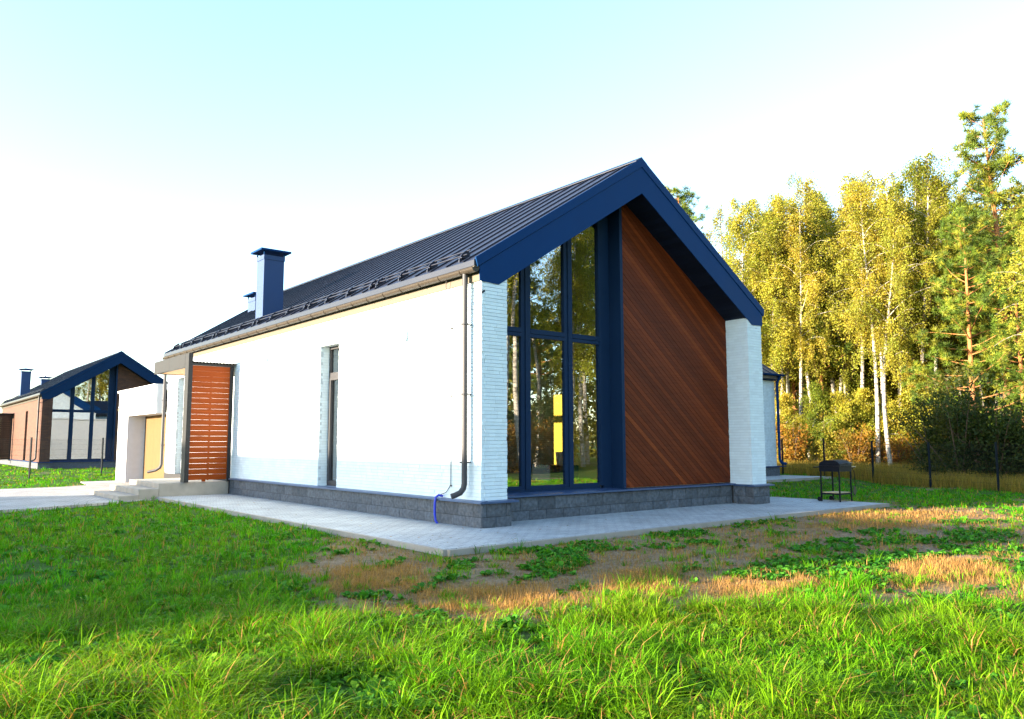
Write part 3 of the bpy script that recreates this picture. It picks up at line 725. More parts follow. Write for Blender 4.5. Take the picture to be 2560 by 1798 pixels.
# ------------------------------------------------------------------ barbecue
bx, by, bz = 8.93, -.90, PAVE
B = empty('barbecue_grill', (bx, by, bz)); tag(B, 'black box barbecue on four thin legs with a domed lid, standing on the paving corner', 'barbecue')
LX, LY = .49, .42
m = MB(); m.box(-.02, LX+.02, -.02, LY+.02, .645, .755); m.box(-.03, LX+.03, -.03, LY+.03, .755, .766); m.build('firebox', MT['black'], B)
m = MB(); n = 12; prof = [(-.025+(LY+.05)*(.5-.5*math.cos(math.pi*k/n)), .768+.125*math.sin(math.pi*k/n)**.7) for k in range(n+1)]
m.prism(prof, 0, -.01, LX+.01); lid = m.build('lid', MT['black'], B)
m = MB(); m.tube([(.08, -.03, .82), (.08, -.09, .83), (.41, -.09, .83), (.41, -.03, .82)], .010, 8); m.build('handle', MT['blade'], lid)
m = MB(); m.tube([(.30, -.01, .89), (.44, -.06, .80)], .008, 6); m.build('lid_stay', MT['blade'], lid)
for (x, y) in ((0, 0), (LX, 0), (0, LY), (LX, LY)):
    m = MB(); m.box(x-.013, x+.013, y-.013, y+.013, 0, .644); lo = m.build('leg', MT['black'], B)
    if y == LY:
        w = MB(); w.tube([(x-.045, y+.03, .05), (x-.02, y+.03, .05)], .05, 16); w.build('wheel', MT['black'], lo)
m = MB(); m.box(.018, LX-.018, .018, LY-.018, .185, .20); m.build('shelf', MT['lightwood'], B)
m = MB()
for (a, b) in (((.018, -.012), (LX-.018, .012)), ((.018, LY-.012), (LX-.018, LY+.012))): m.box(a[0], b[0], a[1], b[1], .15, .183)
for x in (0, LX): m.box(x-.012, x+.012, .018, LY-.018, .15, .183)
m.build('shelf_rail', MT['black'], B)
m = MB(); m.box(LX+.035, LX+.25, .0, LY, .735, .75); m.build('side_table', MT['lightwood'], B)
m = MB(); m.tube([(LX+.03, .02, .70), (LX+.24, .02, .725)], .01, 6); m.tube([(LX+.03, LY-.02, .70), (LX+.24, LY-.02, .725)], .01, 6); m.build('side_bracket', MT['black'], B)
m = MB(); m.tube([(.05, LY+.02, .73), (.05, LY+.2, .73), (LX-.05, LY+.2, .73), (LX-.05, LY+.02, .73)], .01, 8); m.build('side_handle', MT['black'], B)
m = MB(); m.tube([(0, 0, .64), (.02, 0, .30)], .007, 6); m.tube([(0, 0, .64), (0, .03, .665), (0, .03, .725)], .006, 6)
so = m.build('ash_shovel', MT['black'], None, (bx+LX+.10, by-.03, bz)); tag(so, 'small black ash shovel hanging from the side of the barbecue', 'shovel')
m = MB(); m.add([(-.03, 0, .31), (.06, 0, .31), (.07, .0, .22), (.04, .0, .14), (-.02, 0, .13), (-.06, 0, .2), (-.03, .012, .31), (.06, .012, .31), (.07, .012, .22), (.04, .012, .14), (-.02, .012, .13), (-.06, .012, .2)],
    [(0, 1, 2, 3, 4, 5), (11, 10, 9, 8, 7, 6)]+[(i, i+6, (i+1) % 6+6, (i+1) % 6) for i in range(6)]); m.build('shovel_blade', MT['blade'], so)

# sideboard and plant just inside the glass
m = MB(); m.box(4.75, 5.24, 3.3, 4.4, .392, .74); o = m.build('sideboard', MT['soffit'], house)
P_ = empty('potted_plant', (4.98, 3.62, .74)); tag(P_, 'white pot with a thin green plant on a cabinet behind the tall window', 'plant pot')
m = MB(); m.tube([(0, 0, 0), (0, 0, .03), (0, 0, .30)], [.08, .09, .11], 16); m.build('pot', MT['pot'], P_)

# ------------------------------------------------------------------ trees and shrubs (world metres)
def leaf_quads(P, size, col, rng, droop=.35, aspect=.62):
    n = len(P); a = rng.normal(size=(n, 3)); a[:, 2] -= droop; a /= np.linalg.norm(a, axis=1)[:, None]
    b = np.cross(a, rng.normal(size=(n, 3))); b /= np.linalg.norm(b, axis=1)[:, None]+1e-9
    s = (size*rng.uniform(.65, 1.3, n))[:, None]
    V = np.stack([P-a*s*.5, P+b*s*aspect*.5+a*s*.05, P+a*s*.5, P-b*s*aspect*.5+a*s*.05], 1).reshape(-1, 3)
    F = np.arange(4*n).reshape(n, 4); C = np.repeat(np.concatenate([col, np.ones((n, 1))], 1), 4, 0)
    return V, F, C

BIRCH_PAL = np.array([[.34, .31, .036], [.25, .28, .032], [.41, .33, .038], [.18, .22, .028]])
GREEN_PAL = np.array([[.14, .18, .018], [.20, .22, .02], [.28, .26, .024], [.09, .13, .015]])
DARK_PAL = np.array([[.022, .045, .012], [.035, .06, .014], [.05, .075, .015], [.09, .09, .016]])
RED_PAL = np.array([[.27, .10, .014], [.22, .13, .018], [.30, .17, .02], [.13, .12, .018]])
def pick(pal, n, rng, w=None): return pal[rng.choice(len(pal), n, p=w)]*rng.uniform(.7, 1.3, (n, 1))

def make_birch(seed, H=12., lean=.0, crown0=.32, dens=1., pal=BIRCH_PAL, spread=.17, multi=1):
    rng = np.random.default_rng(seed); wood = MB(); LP = []; LC = []; twig = MB()
    for st in range(multi):
        a0 = rng.uniform(0, 6.28); ln = lean + (rng.uniform(.05, .11) if multi > 1 else 0); h = H*(1 if st == 0 else rng.uniform(.8, .95))
        path = []; k1, k2 = rng.uniform(-.03, .03, 2); base = np.array([math.cos(a0), math.sin(a0), 0])*(.12 if multi > 1 else 0)
        for i in range(15):
            t = i/14; path.append(base+np.array([math.cos(a0)*ln*h*t + k1*h*math.sin(t*5), math.sin(a0)*ln*h*t + k2*h*math.sin(t*4+1), h*t]))
        path = np.array(path); r0 = .0078*h
        wood.tube(path, [r0*(1-.9*(i/14))+.006 for i in range(15)], 8)
        nb = int(44*dens/multi**.5)
        for k in range(nb):
            t = crown0+(1-crown0)*((k+rng.random())/nb)**.85; f = t*14; i = min(int(f), 13); p = path[i]+(path[i+1]-path[i])*(f-i)
            L = h*spread*(1.22-1.02*t)*rng.uniform(.4, 1.4)*(1 if t > crown0+.12 else .7); az = rng.uniform(0, 6.28); el = rng.uniform(.45, 1.15)
            d = np.array([math.cos(az)*math.cos(el), math.sin(az)*math.cos(el), math.sin(el)]); q = [p]
            for s in range(5):
                d = d + np.array([0, 0, -.13-.05*s]) + rng.normal(size=3)*.08; d /= np.linalg.norm(d); q.append(q[-1]+d*L/5)
            wood.tube(q, [.007*L+.008]+[(.007*L)*(1-s/5)+.004 for s in range(1, 6)], 4, False)
            cl = pick(pal, 1, rng, [.4, .3, .15, .15])[0]
            for s in range(int(rng.integers(6, 10))):
                u = rng.uniform(.25, 1)*5; i2 = min(int(u), 4); tp = q[i2]+(q[i2+1]-q[i2])*(u-i2); tl = rng.uniform(.5, 1.7)*h/12*(1.15-.5*t)
                end = tp+np.array([rng.normal()*.22, rng.normal()*.22, -tl*.85]); mid = (tp+end)/2+np.array([rng.normal()*.12, rng.normal()*.12, .12])
                twig.tube([tp, mid, end], .005, 3, False)
                n = int(rng.integers(52, 84)*dens*(1.4-.85*t)); w = rng.random(n)[:, None]
                pts = (1-w)**2*tp+2*w*(1-w)*mid+w*w*end+rng.normal(size=(n, 3))*np.array([.085, .085, .10])
                LP.append(pts); LC.append((cl*.55+pick(pal, n, rng, [.4, .3, .15, .15])*.45))
    P = np.concatenate(LP); C = np.concatenate(LC); V, F, C = leaf_quads(P, .078, C, rng)
    tw = np.array(twig.v); tf = np.array(twig.f); n0 = len(V)
    V = np.concatenate([V, tw]); C = np.concatenate([C, np.tile([.10, .06, .035, 1], (len(tw), 1))])
    crown = np_mesh('birch_crown', V, [F, tf+n0], [MT['leaf']], False, C)
    wm = bpy.data.meshes.new('birch_trunk'); wm.from_pydata(wood.v, [], wood.f); wm.polygons.foreach_set('use_smooth', [True]*len(wood.f)); wm.materials.append(MT['birch'])
    return wm, crown, H

def make_pine(seed, H=13., crown0=.45, spread=.2, dens=1., dark=1.):
    rng = np.random.default_rng(seed); wood = MB(); k1, k2 = rng.uniform(-.02, .02, 2); path = np.array([[k1*H*math.sin(i*.3), k2*H*math.sin(i*.25+1), H*i/14] for i in range(15)])
    wood.tube(path, [.0135*H*(1-.88*i/14)+.008 for i in range(15)], 9)
    PC = []; SZ = []; nb = int(46*dens)
    for k in range(nb):
        t = crown0+(1-crown0)*((k+rng.random())/nb); f = min(t*14, 13.99); i = int(f); p = path[i]+(path[i+1]-path[i])*(f-i)
        prof = (1.12-t)**.7*1.05 if t > crown0+.15 else .8
        L = H*spread*prof*rng.uniform(.55, 1.2); az = k*2.4+rng.normal()*.5; el = rng.uniform(-.05, .45)+.5*(t-.6); d = np.array([math.cos(az)*math.cos(el), math.sin(az)*math.cos(el), math.sin(el)]); q = [p]
        for s in range(4):
            d = d+np.array([0, 0, .07])+rng.normal(size=3)*.1; d /= np.linalg.norm(d); q.append(q[-1]+d*L/4)
        wood.tube(q, [.013*L+.012]+[.013*L*(1-s/4)+.006 for s in range(1, 5)], 4, False)
        nc = int(4+L*6)
        for s in range(nc):
            u = (rng.uniform(.3, 1)**.8)*4; i2 = min(int(u), 3); c = q[i2]+(q[i2+1]-q[i2])*(u-i2)+rng.normal(size=3)*np.array([.26, .26, .14])*(.6+.3*L/2)+np.array([0, 0, .08]); PC.append(c); SZ.append(rng.uniform(.19, .34))
    PC.append(path[-1]); SZ.append(.3)
    PC = np.array(PC); SZ = np.array(SZ); m = 50; n = len(PC)
    base = pick(np.array([[.075, .125, .014], [.11, .165, .016], [.19, .20, .018], [.05, .09, .013]]), n, rng)*dark
    cen = np.repeat(PC, m, 0); sz = np.repeat(SZ, m); dirs = rng.normal(size=(n*m, 3)); dirs[:, 2] += .55; dirs /= np.linalg.norm(dirs, axis=1)[:, None]
    side = np.cross(dirs, rng.normal(size=(n*m, 3))); side /= np.linalg.norm(side, axis=1)[:, None]+1e-9
    st = cen+dirs*(sz*.12)[:, None]; w = .012
    V = np.stack([st-side*w, st+side*w, st+dirs*(sz*rng.uniform(.6, 1.1, n*m))[:, None]], 1).reshape(-1, 3); F = np.arange(3*n*m).reshape(-1, 3)
    C = np.repeat(base, m, 0)*rng.uniform(.75, 1.25, (n*m, 1)); C = np.repeat(np.concatenate([C, np.ones((n*m, 1))], 1), 3, 0)
    crown = np_mesh('pine_crown', V, [F], [MT['needle']], False, C)
    wm = bpy.data.meshes.new('pine_trunk'); wm.from_pydata(wood.v, [], wood.f); wm.polygons.foreach_set('use_smooth', [True]*len(wood.f)); wm.materials.append(MT['pine'])
    return wm, crown, H

def make_shrub(seed, H=3., wid=1.2, pal=GREEN_PAL, n=4200, size=.10):
    rng = np.random.default_rng(seed); wood = MB(); LP = []; LC = []; ns = 14; per = n//(ns*7)
    for k in range(ns):
        az = rng.uniform(0, 6.28); sp = rng.uniform(.1, 1)*wid; h = H*rng.uniform(.55, 1)*(1.1-.35*sp/wid)
        a = np.array([math.cos(az)*.1, math.sin(az)*.1, 0]); e = np.array([math.cos(az)*sp, math.sin(az)*sp, h]); mid = (a+e)/2+np.array([0, 0, h*.18])
        q = [(1-t)**2*a+2*t*(1-t)*mid+t*t*e for t in np.linspace(0, 1, 6)]; wood.tube(q, [.03, .025, .02, .015, .01, .005], 5, False)
        cl = pick(pal, 1, rng)[0]
        for s in range(7):
            u = rng.uniform(.12, 1); c = (1-u)**2*a+2*u*(1-u)*mid+u*u*e+rng.normal(size=3)*np.array([.25, .25, .2])*wid*.6; c[2] = max(c[2], .15)
            LP.append(c+rng.normal(size=(per, 3))*np.array([.24, .24, .19])*wid*.55); LC.append(cl*.55+pick(pal, per, rng)*.45)
    P = np.concatenate(LP); P[:, 2] = np.abs(P[:, 2]); V, F, C = leaf_quads(P, size, np.concatenate(LC), rng)
    crown = np_mesh('shrub_foliage', V, [F], [MT['leaf']], False, C)
    wm = bpy.data.meshes.new('shrub_stem'); wm.from_pydata(wood.v, [], wood.f); wm.materials.append(MT['twig'])
    return wm, crown, H

KIND = dict(
    b0=make_birch(21, 12, .02, .4, 1.1, spread=.27), b1=make_birch(22, 12, .05, .34, 1.1, spread=.27), b2=make_birch(23, 12, .0, .45, 1.0, spread=.25), b3=make_birch(24, 12, .02, .36, 1.1, multi=3, spread=.23),
    b4=make_birch(25, 12, .04, .38, 1.1, GREEN_PAL, spread=.26), bare=make_birch(26, 12, .03, .5, .45, spread=.15), bl=make_birch(27, 4, .02, .1, 1.0, GREEN_PAL, spread=.36), by=make_birch(28, 4, .03, .1, 1.0, spread=.36),
    p0=make_pine(31, 13, .42, .22, 1.25), p1=make_pine(32, 13, .28, .24, 1.35), p2=make_pine(33, 13, .12, .27, 1.5), p3=make_pine(34, 13, .55, .17, .8, .8),
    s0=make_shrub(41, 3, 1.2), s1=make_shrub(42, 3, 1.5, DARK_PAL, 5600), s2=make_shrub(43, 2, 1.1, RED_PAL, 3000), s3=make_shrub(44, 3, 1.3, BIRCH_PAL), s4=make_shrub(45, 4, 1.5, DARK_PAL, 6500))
def plant(kind, x, y, h, label=None, group=None, rz=None, wide=1.):
    wm, cm, H = KIND[kind]; k = kind[0]
    name, cat = dict(b=('birch_tree', 'tree'), p=('pine_tree', 'tree'), s=('shrub', 'shrub'))[k]
    z = zg(x, y)-.05; r = empty(name, (x, y, z), random.uniform(0, 6.28) if rz is None else rz)
    s = h/H; r.scale = (s*wide, s*wide, s); tag(r, label, cat, group)
    link('trunk' if k != 's' else 'stem', wm, r); link('crown' if k != 's' else 'foliage', cm, r)
    return r

FRONT = [
    ('b3', 34.06, 16.97, 16.1, 'three-stemmed birch nearest the white house, rising over the right eave'),
    ('b0', 33.89, 14.62, 14.9, 'slender birch second from the white house with a golden crown'),
    ('b1', 37.66, 14.85, 17.6, 'tall birch with a broad yellow crown above the barbecue'),
    ('b2', 33.96, 10.43, 15.5, 'birch with a leaning white trunk just left of the thickest white trunk'),
    ('b1', 33.42, 9.22, 14.3, 'birch with the thickest bright white trunk, right of the barbecue'),
    ('b4', 36.69, 9.03, 16.9, 'tall birch with a high greenish crown in the middle of the forest edge'),
    ('b2', 38.82, 8.94, 15.6, 'birch with a thin crown and pale trunk beside the bushy pine'),
    ('bare', 44.88, 10.60, 18.0, 'nearly bare birch with thin twigs left of the tallest pine'),
    ('p1', 37.21, 16.87, 11.2, 'short golden green pine between the birches left of the barbecue'),
    ('p3', 43.13, 12.03, 13.4, 'pine with a bare orange trunk among the birches'),
    ('p0', 37.23, 5.29, 18.5, 'tallest pine, orange trunk and open crown at the right edge'),
    ('p2', 33.88, 5.54, 12.4, 'bushy young pine with bright green boughs before the tallest pine'),
    ('p2', 34.98, 3.82, 10.6, 'dense pine cut by the right edge of the picture'),
    ('bl', 33.09, 13.21, 4.5, 'small bushy green birch rising behind the barbecue'),
    ('p0', 36.38, 24.47, 18.7, 'pine top showing over the right slope of the white house roof'),
    ('bare', 36.16, 21.86, 16.0, 'thin pinkish birch top beside the pine over the roof'),
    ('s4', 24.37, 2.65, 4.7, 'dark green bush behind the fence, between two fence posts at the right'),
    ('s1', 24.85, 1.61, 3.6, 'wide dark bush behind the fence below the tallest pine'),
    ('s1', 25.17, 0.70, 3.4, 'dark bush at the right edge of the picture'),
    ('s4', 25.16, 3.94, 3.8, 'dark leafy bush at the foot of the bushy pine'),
    ('s2', 33.31, 15.10, 2.3, 'low orange red shrub just right of the rear wing corner'),
    ('s2', 34.32, 10.97, 1.6, 'low rusty red shrub left of the thick white birch trunk'),
    ('s2', 34.86, 8.88, 1.5, 'low orange shrub right of the thick white birch trunk'),
    ('s3', 30.80, 13.84, 1.7, 'yellow green shrub beyond the fence next to the rear wing'),
    ('s0', 33.21, 11.87, 2.5, 'light green shrub behind the barbecue lid'),
    ('s3', 36.74, 9.82, 3.7, 'yellow leaved shrub among the birch trunks'),
]
BACK=[('b1', 44.5, 15.8, 16.7), ('b4', 39.8, 20.2, 10.7), ('b1', 51.9, 3.9, 14.3), ('b1', 51.4, 27.1, 15.5), ('b1', 57.7, 5.8, 18.2), ('b2', 53.4, 8.4, 18.4), ('b0', 60.0, 7.9, 18.5), ('b1', 54.4, 6.6, 17.5), ('p1', 43.4, 16.7, 16.5), ('b1', 63.0, 21.9, 17.4), ('b4', 66.8, 11.4, 18.6), ('b4', 49.0, 8.6, 16.5), ('p0', 41.2, 16.7, 13.6), ('p3', 67.0, 15.3, 16.2), ('b1', 52.9, 8.1, 14.7), ('b1', 56.3, 3.6, 17.3), ('b1', 50.3, 2.8, 13.6), ('b1', 60.0, 7.5, 19.2), ('b1', 56.9, 27.3, 15.2), ('b1', 50.4, 24.8, 12.2), ('b1', 43.2, 17.8, 14.3), ('p1', 48.8, 13.2, 14.6), ('b2', 68.2, 16.3, 17.0), ('b0', 37.7, 20.2, 13.8), ('b1', 38.5, 14.6, 12.6), ('p0', 43.5, 11.9, 14.1), ('b1', 52.8, 18.2, 15.6), ('b1', 65.2, 11.4, 19.0), ('p0', 47.0, 10.6, 13.1), ('b4', 42.2, 9.6, 12.5), ('b2', 63.7, 14.1, 19.1), ('p3', 58.2, 3.3, 16.0), ('b1', 35.7, 17.7, 13.7), ('b0', 53.6, 8.9, 17.4), ('b1', 44.8, 9.3, 12.3), ('b1', 59.8, 26.5, 16.6), ('b1', 65.9, 6.1, 19.6), ('b4', 36.8, 13.8, 12.8), ('b0', 70.9, 16.7, 17.0), ('b4', 55.6, 7.3, 17.4), ('b1', 53.1, 5.7, 16.1), ('b1', 65.8, 7.5, 19.4), ('b2', 44.0, 17.2, 16.4), ('b0', 39.0, 16.6, 10.2), ('b0', 66.4, 21.9, 19.2), ('b2', 46.2, 6.8, 15.5), ('b1', 35.9, 17.1, 12.0), ('b1', 70.3, 13.3, 22.1), ('b1', 51.6, 6.1, 16.4), ('b2', 67.3, 6.1, 19.2), ('p1', 54.6, 21.7, 18.3), ('b2', 58.7, 28.4, 14.1), ('b1', 67.9, 18.9, 19.3), ('p3', 55.3, 7.2, 18.7), ('b1', 53.8, 9.8, 17.8), ('p0', 36.0, 14.8, 12.3), ('b1', 54.0, 28.8, 18.8), ('b1', 58.4, 4.6, 18.3), ('b4', 49.9, 16.1, 16.1), ('b0', 77.8, 7.0, 21.1), ('b1', 67.0, 14.1, 21.0), ('b1', 48.4, 9.7, 15.0), ('p1', 54.2, 8.9, 14.4), ('b0', 50.8, 10.6, 13.8), ('b1', 53.1, 7.6, 17.9), ('b1', 49.3, 19.1, 18.0), ('p0', 44.2, 16.5, 16.1), ('b1', 49.1, 13.7, 17.6), ('b1', 51.6, 7.1, 14.2), ('b1', 79.2, 10.5, 24.3), ('b1', 37.8, 19.8, 13.3), ('b1', 66.9, 17.1, 16.8), ('b1', 41.3, 16.9, 14.6), ('p0', 50.2, 22.3, 13.7), ('b0', 32.2, 17.5, 15.7), ('b1', 35.0, 16.6, 15.4), ('b1', 37.1, 13.5, 16.9), ('b0', 35.9, 12.0, 16.6), ('b4', 38.7, 10.9, 17.6), ('b1', 42.1, 10.8, 16.8), ('b2', 36.7, 11.3, 14.9), ('b0', 41.3, 11.4, 16.2), ('b1', 35.6, 14.8, 15.9), ('b4', 34.7, 18.1, 15.7), ('b1', 41.6, 7.3, 16.8), ('b1', 42.3, 9.3, 15.9), ('b1', 39.9, 16.4, 17.6), ('b4', 42.3, 17.0, 18.1), ('b1', 40.3, 18.7, 17.4), ('b0', 38.3, 20.3, 17.4), ('b1', 44.6, 15.2, 18.1), ('b0', 37.4, 18.5, 16.0), ('b1', 39.4, 16.8, 16.7), ('b0', 43.3, 13.7, 18.5), ('bare', 35.3, 20.2, 16.9)]
UNDER=[('s0', 44.2, 4.0, 2.5), ('s0', 45.2, 13.7, 3.4), ('s0', 47.4, 19.7, 2.9), ('s2', 47.6, 4.4, 3.6), ('s1', 50.3, 8.0, 2.8), ('s3', 32.5, 15.7, 2.2), ('s3', 56.3, 15.0, 3.8), ('s0', 35.0, 18.0, 2.8), ('s4', 37.1, 13.0, 2.6), ('s1', 39.4, 15.3, 4.0), ('s4', 46.4, 5.8, 3.1), ('s0', 48.0, 12.7, 3.1), ('s1', 60.4, 12.4, 2.8), ('s0', 43.4, 23.6, 3.9), ('s1', 55.8, 8.8, 1.9), ('s0', 49.8, 11.0, 2.9), ('s0', 45.7, 23.4, 2.0), ('s0', 57.6, 7.9, 3.7), ('s4', 42.5, 10.2, 2.1), ('s1', 53.0, 7.2, 3.6), ('s1', 53.9, 5.9, 3.6), ('s0', 36.7, 11.6, 2.7), ('s1', 40.6, 15.7, 3.3), ('s4', 43.5, 17.2, 3.4), ('bl', 43.1, 14.1, 5.9), ('by', 40.2, 15.6, 6.3), ('bl', 38.4, 16.4, 4.8), ('by', 44.2, 15.7, 5.4), ('by', 45.0, 7.4, 4.6), ('by', 40.8, 16.3, 5.9), ('bl', 38.4, 18.4, 4.7), ('by', 37.6, 17.8, 6.1), ('by', 43.9, 10.0, 4.7), ('by', 39.3, 20.5, 4.7), ('bl', 43.1, 14.6, 3.0), ('by', 43.7, 14.5, 4.2), ('bl', 38.8, 13.7, 5.9), ('bl', 39.8, 21.2, 4.2), ('bl', 48.7, 10.4, 5.8), ('bl', 40.2, 19.9, 6.4), ('bl', 46.5, 13.1, 6.2), ('by', 47.1, 18.3, 4.7), ('by', 34.8, 11.6, 4.2), ('by', 40.6, 13.3, 6.0), ('by', 41.8, 12.3, 5.5), ('by', 36.1, 9.2, 5.5), ('by', 32.4, 14.8, 4.0), ('by', 33.8, 12.3, 4.0), ('s2', 32.5, 10.9, 2.2), ('s2', 34.0, 9.6, 1.8), ('s3', 32.2, 12.4, 2.6), ('s2', 30.9, 13.5, 2.6), ('s2', 35.5, 8.4, 2.0), ('by', 38.9, 9.5, 5.0), ('s3', 36.2, 11.7, 3.0)]
SIDE=[('b0', 34.2, -3.7, 10.9), ('p2', 44.6, -0.4, 13.7), ('b0', 40.4, 2.9, 13.4), ('b0', 29.3, -0.2, 13.7), ('b1', 41.6, 1.7, 10.2), ('b1', 29.8, 0.8, 12.3), ('p0', 37.7, 1.8, 11.9), ('p0', 42.0, -1.8, 10.8)]
for (k, x, y, h, l) in FRONT: plant(k, x, y, h, l, 'trees and shrubs at the forest edge')
BLAB = dict(b='slender yellowing birch crowded deep in the forest behind the front row', p='pine crowded deep in the forest behind the front row', s='leafy young growth low between the trunks deep in the forest')
BGRP = dict(b='birches deep in the forest', p='pines deep in the forest', s='low young growth deep in the forest')
for (k, x, y, h) in BACK+UNDER: plant(k, x, y, h, BLAB['s' if h < 7 else k[0]], BGRP['s' if h < 7 else k[0]])
for (k, x, y, h) in SIDE: plant(k, x, y, h, dict(b='birch of the forest edge, right of the picture', p='pine of the forest edge, right of the picture')[k[0]], 'forest beyond the right edge')
# the wood across the lawn in front of the gable: seen mirrored in its panes
for i, (k, x, y, h) in enumerate([('b2', 11, -16, 17), ('b0', 15, -19, 19), ('b2', 18.5, -21, 18), ('b3', 22, -20, 15), ('bare', 16.5, -17, 18), ('b4', 25, -27, 19), ('b0', 10, -23, 18), ('p2', 19.5, -28, 12), ('bare', 13.2, -15, 16), ('b2', 27, -23, 18), ('b2', 21, -29, 21), ('p1', 29, -31, 18), ('b0', 8.5, -19, 16), ('b2', 31, -27, 20), ('s1', 12, -18, 3.5), ('s4', 15, -20, 4), ('s2', 17.5, -19, 2.8), ('s1', 20, -22, 4.5), ('s4', 23, -21, 4), ('s1', 9, -20, 3.5), ('s4', 16, -28, 6), ('s1', 21, -29, 6), ('s1', 12, -27, 6), ('s4', 26, -25, 6), ('by', 14, -17, 3.0), ('s2', 13, -20, 2.5), ('by', 18, -23, 5), ('s4', 29, -29, 7), ('s1', 33, -26, 7), ('s2', 20, -19, 2.6)]):
    plant(k, x, y, h, dict(b='birch across the front lawn, mirrored in the tall panes', p='pine across the front lawn, mirrored in the tall panes', s='shrub across the front lawn, mirrored in the tall panes')[k[0]], 'wood across the front lawn')
# the wood going on far behind the forest edge, one mass nobody could count
rng = np.random.default_rng(77); n = 40000; a = np.radians(np.where(rng.random(n) < .62, rng.uniform(52, 84, n), rng.uniform(96, 150, n))); r = rng.uniform(82, 105, n)*np.where(a > 1.55, .68, 1)
x, y = CAM.x+np.sin(a)*r, CAM.y+np.cos(a)*r; hh = 11+6*fbm(x, y, 7., 3)
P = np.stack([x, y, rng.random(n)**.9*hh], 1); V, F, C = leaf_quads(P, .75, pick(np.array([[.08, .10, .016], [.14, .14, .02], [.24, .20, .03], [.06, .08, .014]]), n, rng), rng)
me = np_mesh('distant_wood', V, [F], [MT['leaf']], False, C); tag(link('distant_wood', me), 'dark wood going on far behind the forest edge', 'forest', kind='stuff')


# ------------------------------------------------------------------ grass, straw, weeds
def blades(P, h, az, lean, w, col, curve):
    """P (n,3) roots; two-segment tapered blades bent over towards az"""
    n = len(P); d = np.stack([np.cos(az), np.sin(az), np.zeros(n)], 1); s = np.stack([-np.sin(az), np.cos(az), np.zeros(n)], 1)
    up_ = np.array([0, 0, 1.]); hh = h[:, None]
    mid = P+up_*hh*(.58-.05*curve[:, None])+d*hh*(lean*.45)[:, None]
    tip = P+up_*hh*(1-.55*curve[:, None])+d*hh*(lean+curve*.75)[:, None]
    tw = RNG.uniform(-.6, .6, n)[:, None]; s2 = s*np.cos(tw)+d*np.sin(tw); w_ = w[:, None]
    V = np.stack([P-s2*w_*.5, P+s2*w_*.5, mid-s2*w_*.42, mid+s2*w_*.42, tip], 1).reshape(-1, 3)
    b = np.arange(n)*5; F4 = np.stack([b, b+1, b+3, b+2], 1); F3 = np.stack([b+2, b+3, b+4], 1)
    C = np.repeat(np.concatenate([col, np.ones((n, 1))], 1), 5, 0); return V, F4, F3, C
def free(x, y, m=.03):
    ok = (poly_sd(PAVING, x, y) > m+.06) & (poly_sd(DRIVE, x, y) > m)
    ok &= ~((x > -2.75) & (x < .5) & (y > 10.5) & (y < 14)); ok &= ~((x > -.4) & (x < 7.7) & (y > -.2) & (y < 21.6)); ok &= ~((x > 7.5) & (x < 20.7) & (y > 5.6) & (y < 15.4))
    ok &= ~((x > -1.9) & (x < 9.4) & (y > -1.78) & (y < .96)); ok &= ~((x > -.4) & (x < 7.7) & (y > 38.6) & (y < 56))
    return ok
def scatter(n, r0, r1, p, a0=-12., a1=92.):
    n = int(n*1.316)
    a = np.radians(RNG.uniform(a0, a1, n)); u = RNG.random(n); r = (r0**(1-p)+(r1**(1-p)-r0**(1-p))*u)**(1/(1-p))
    return CAM.x+np.sin(a)*r, CAM.y+np.cos(a)*r, r
Vs, F4s, F3s, Cs, off = [], [], [], [], 0
def push(V, F4, F3, C):
    global off
    Vs.append(V); F4s.append(F4+off); F3s.append(F3+off); Cs.append(C); off += len(V)
G1, G2, G3 = np.array([.024, .235, .003]), np.array([.095, .35, .006]), np.array([.25, .29, .010])
S1, S2, S3 = np.array([.40, .215, .065]), np.array([.26, .125, .035]), np.array([.46, .29, .11])

# lawn tufts
x, y, r = scatter(74000, 2.0, 60, 1.1)
keep = free(x, y); x, y, r = x[keep], y[keep], r[keep]
sm2 = soil_mask(x, y); keep = RNG.random(len(x)) > np.maximum(sm2*(.99-.4*sstep(.5, .68, fbm(x, y, .28, 61))), (1-np.minimum(1, 300/(56000*r**-2.15/3.0)*sstep(.22, .62, fbm(x, y, .3, 19))))*(r < 14)); x, y, r, sm2 = x[keep], y[keep], r[keep], sm2[keep]
front = sstep(-2.6, -5.6, y+.83*(x+3.0)*.62)           # long uncut grass towards the viewer
front = np.clip(front+(fbm(x, y, .9, 12)-.55)*1.5*(front > .01)*(front < .99), 0, 1)
tall = fbm(x, y, .75, 55)
nb = np.where(r < 9, 20, np.where(r < 18, 13, 8)); idx = np.repeat(np.arange(len(x)), nb); n = len(idx)
H = ((.04+.05*RNG.random(len(x)))*np.where(RNG.random(len(x)) < .10, 2.1, 1)+front*(.01+.11*sstep(.45, .72, tall)))[idx]*RNG.uniform(.55, 1.25, n)
clumpaz = RNG.uniform(0, 6.28, len(x))[idx]; oaz = RNG.uniform(0, 6.28, n); orad = np.abs(RNG.normal(0, 1, n))*(.022+.0016*r[idx]+.02*front[idx])
px, py = x[idx]+np.cos(oaz)*orad, y[idx]+np.sin(oaz)*orad; az = np.where(RNG.random(n) < .7, oaz, clumpaz)+RNG.normal(0, .5, n)
k = free(px, py, 0.); 
yel = np.clip(fbm(x, y, 1.2, 21)*1.3-.42+.3*RNG.random(len(x))+.32*front, 0, 1)[idx]; t = RNG.random(n)  # extra yellow towards the viewer is sunlight painted into the blade colour
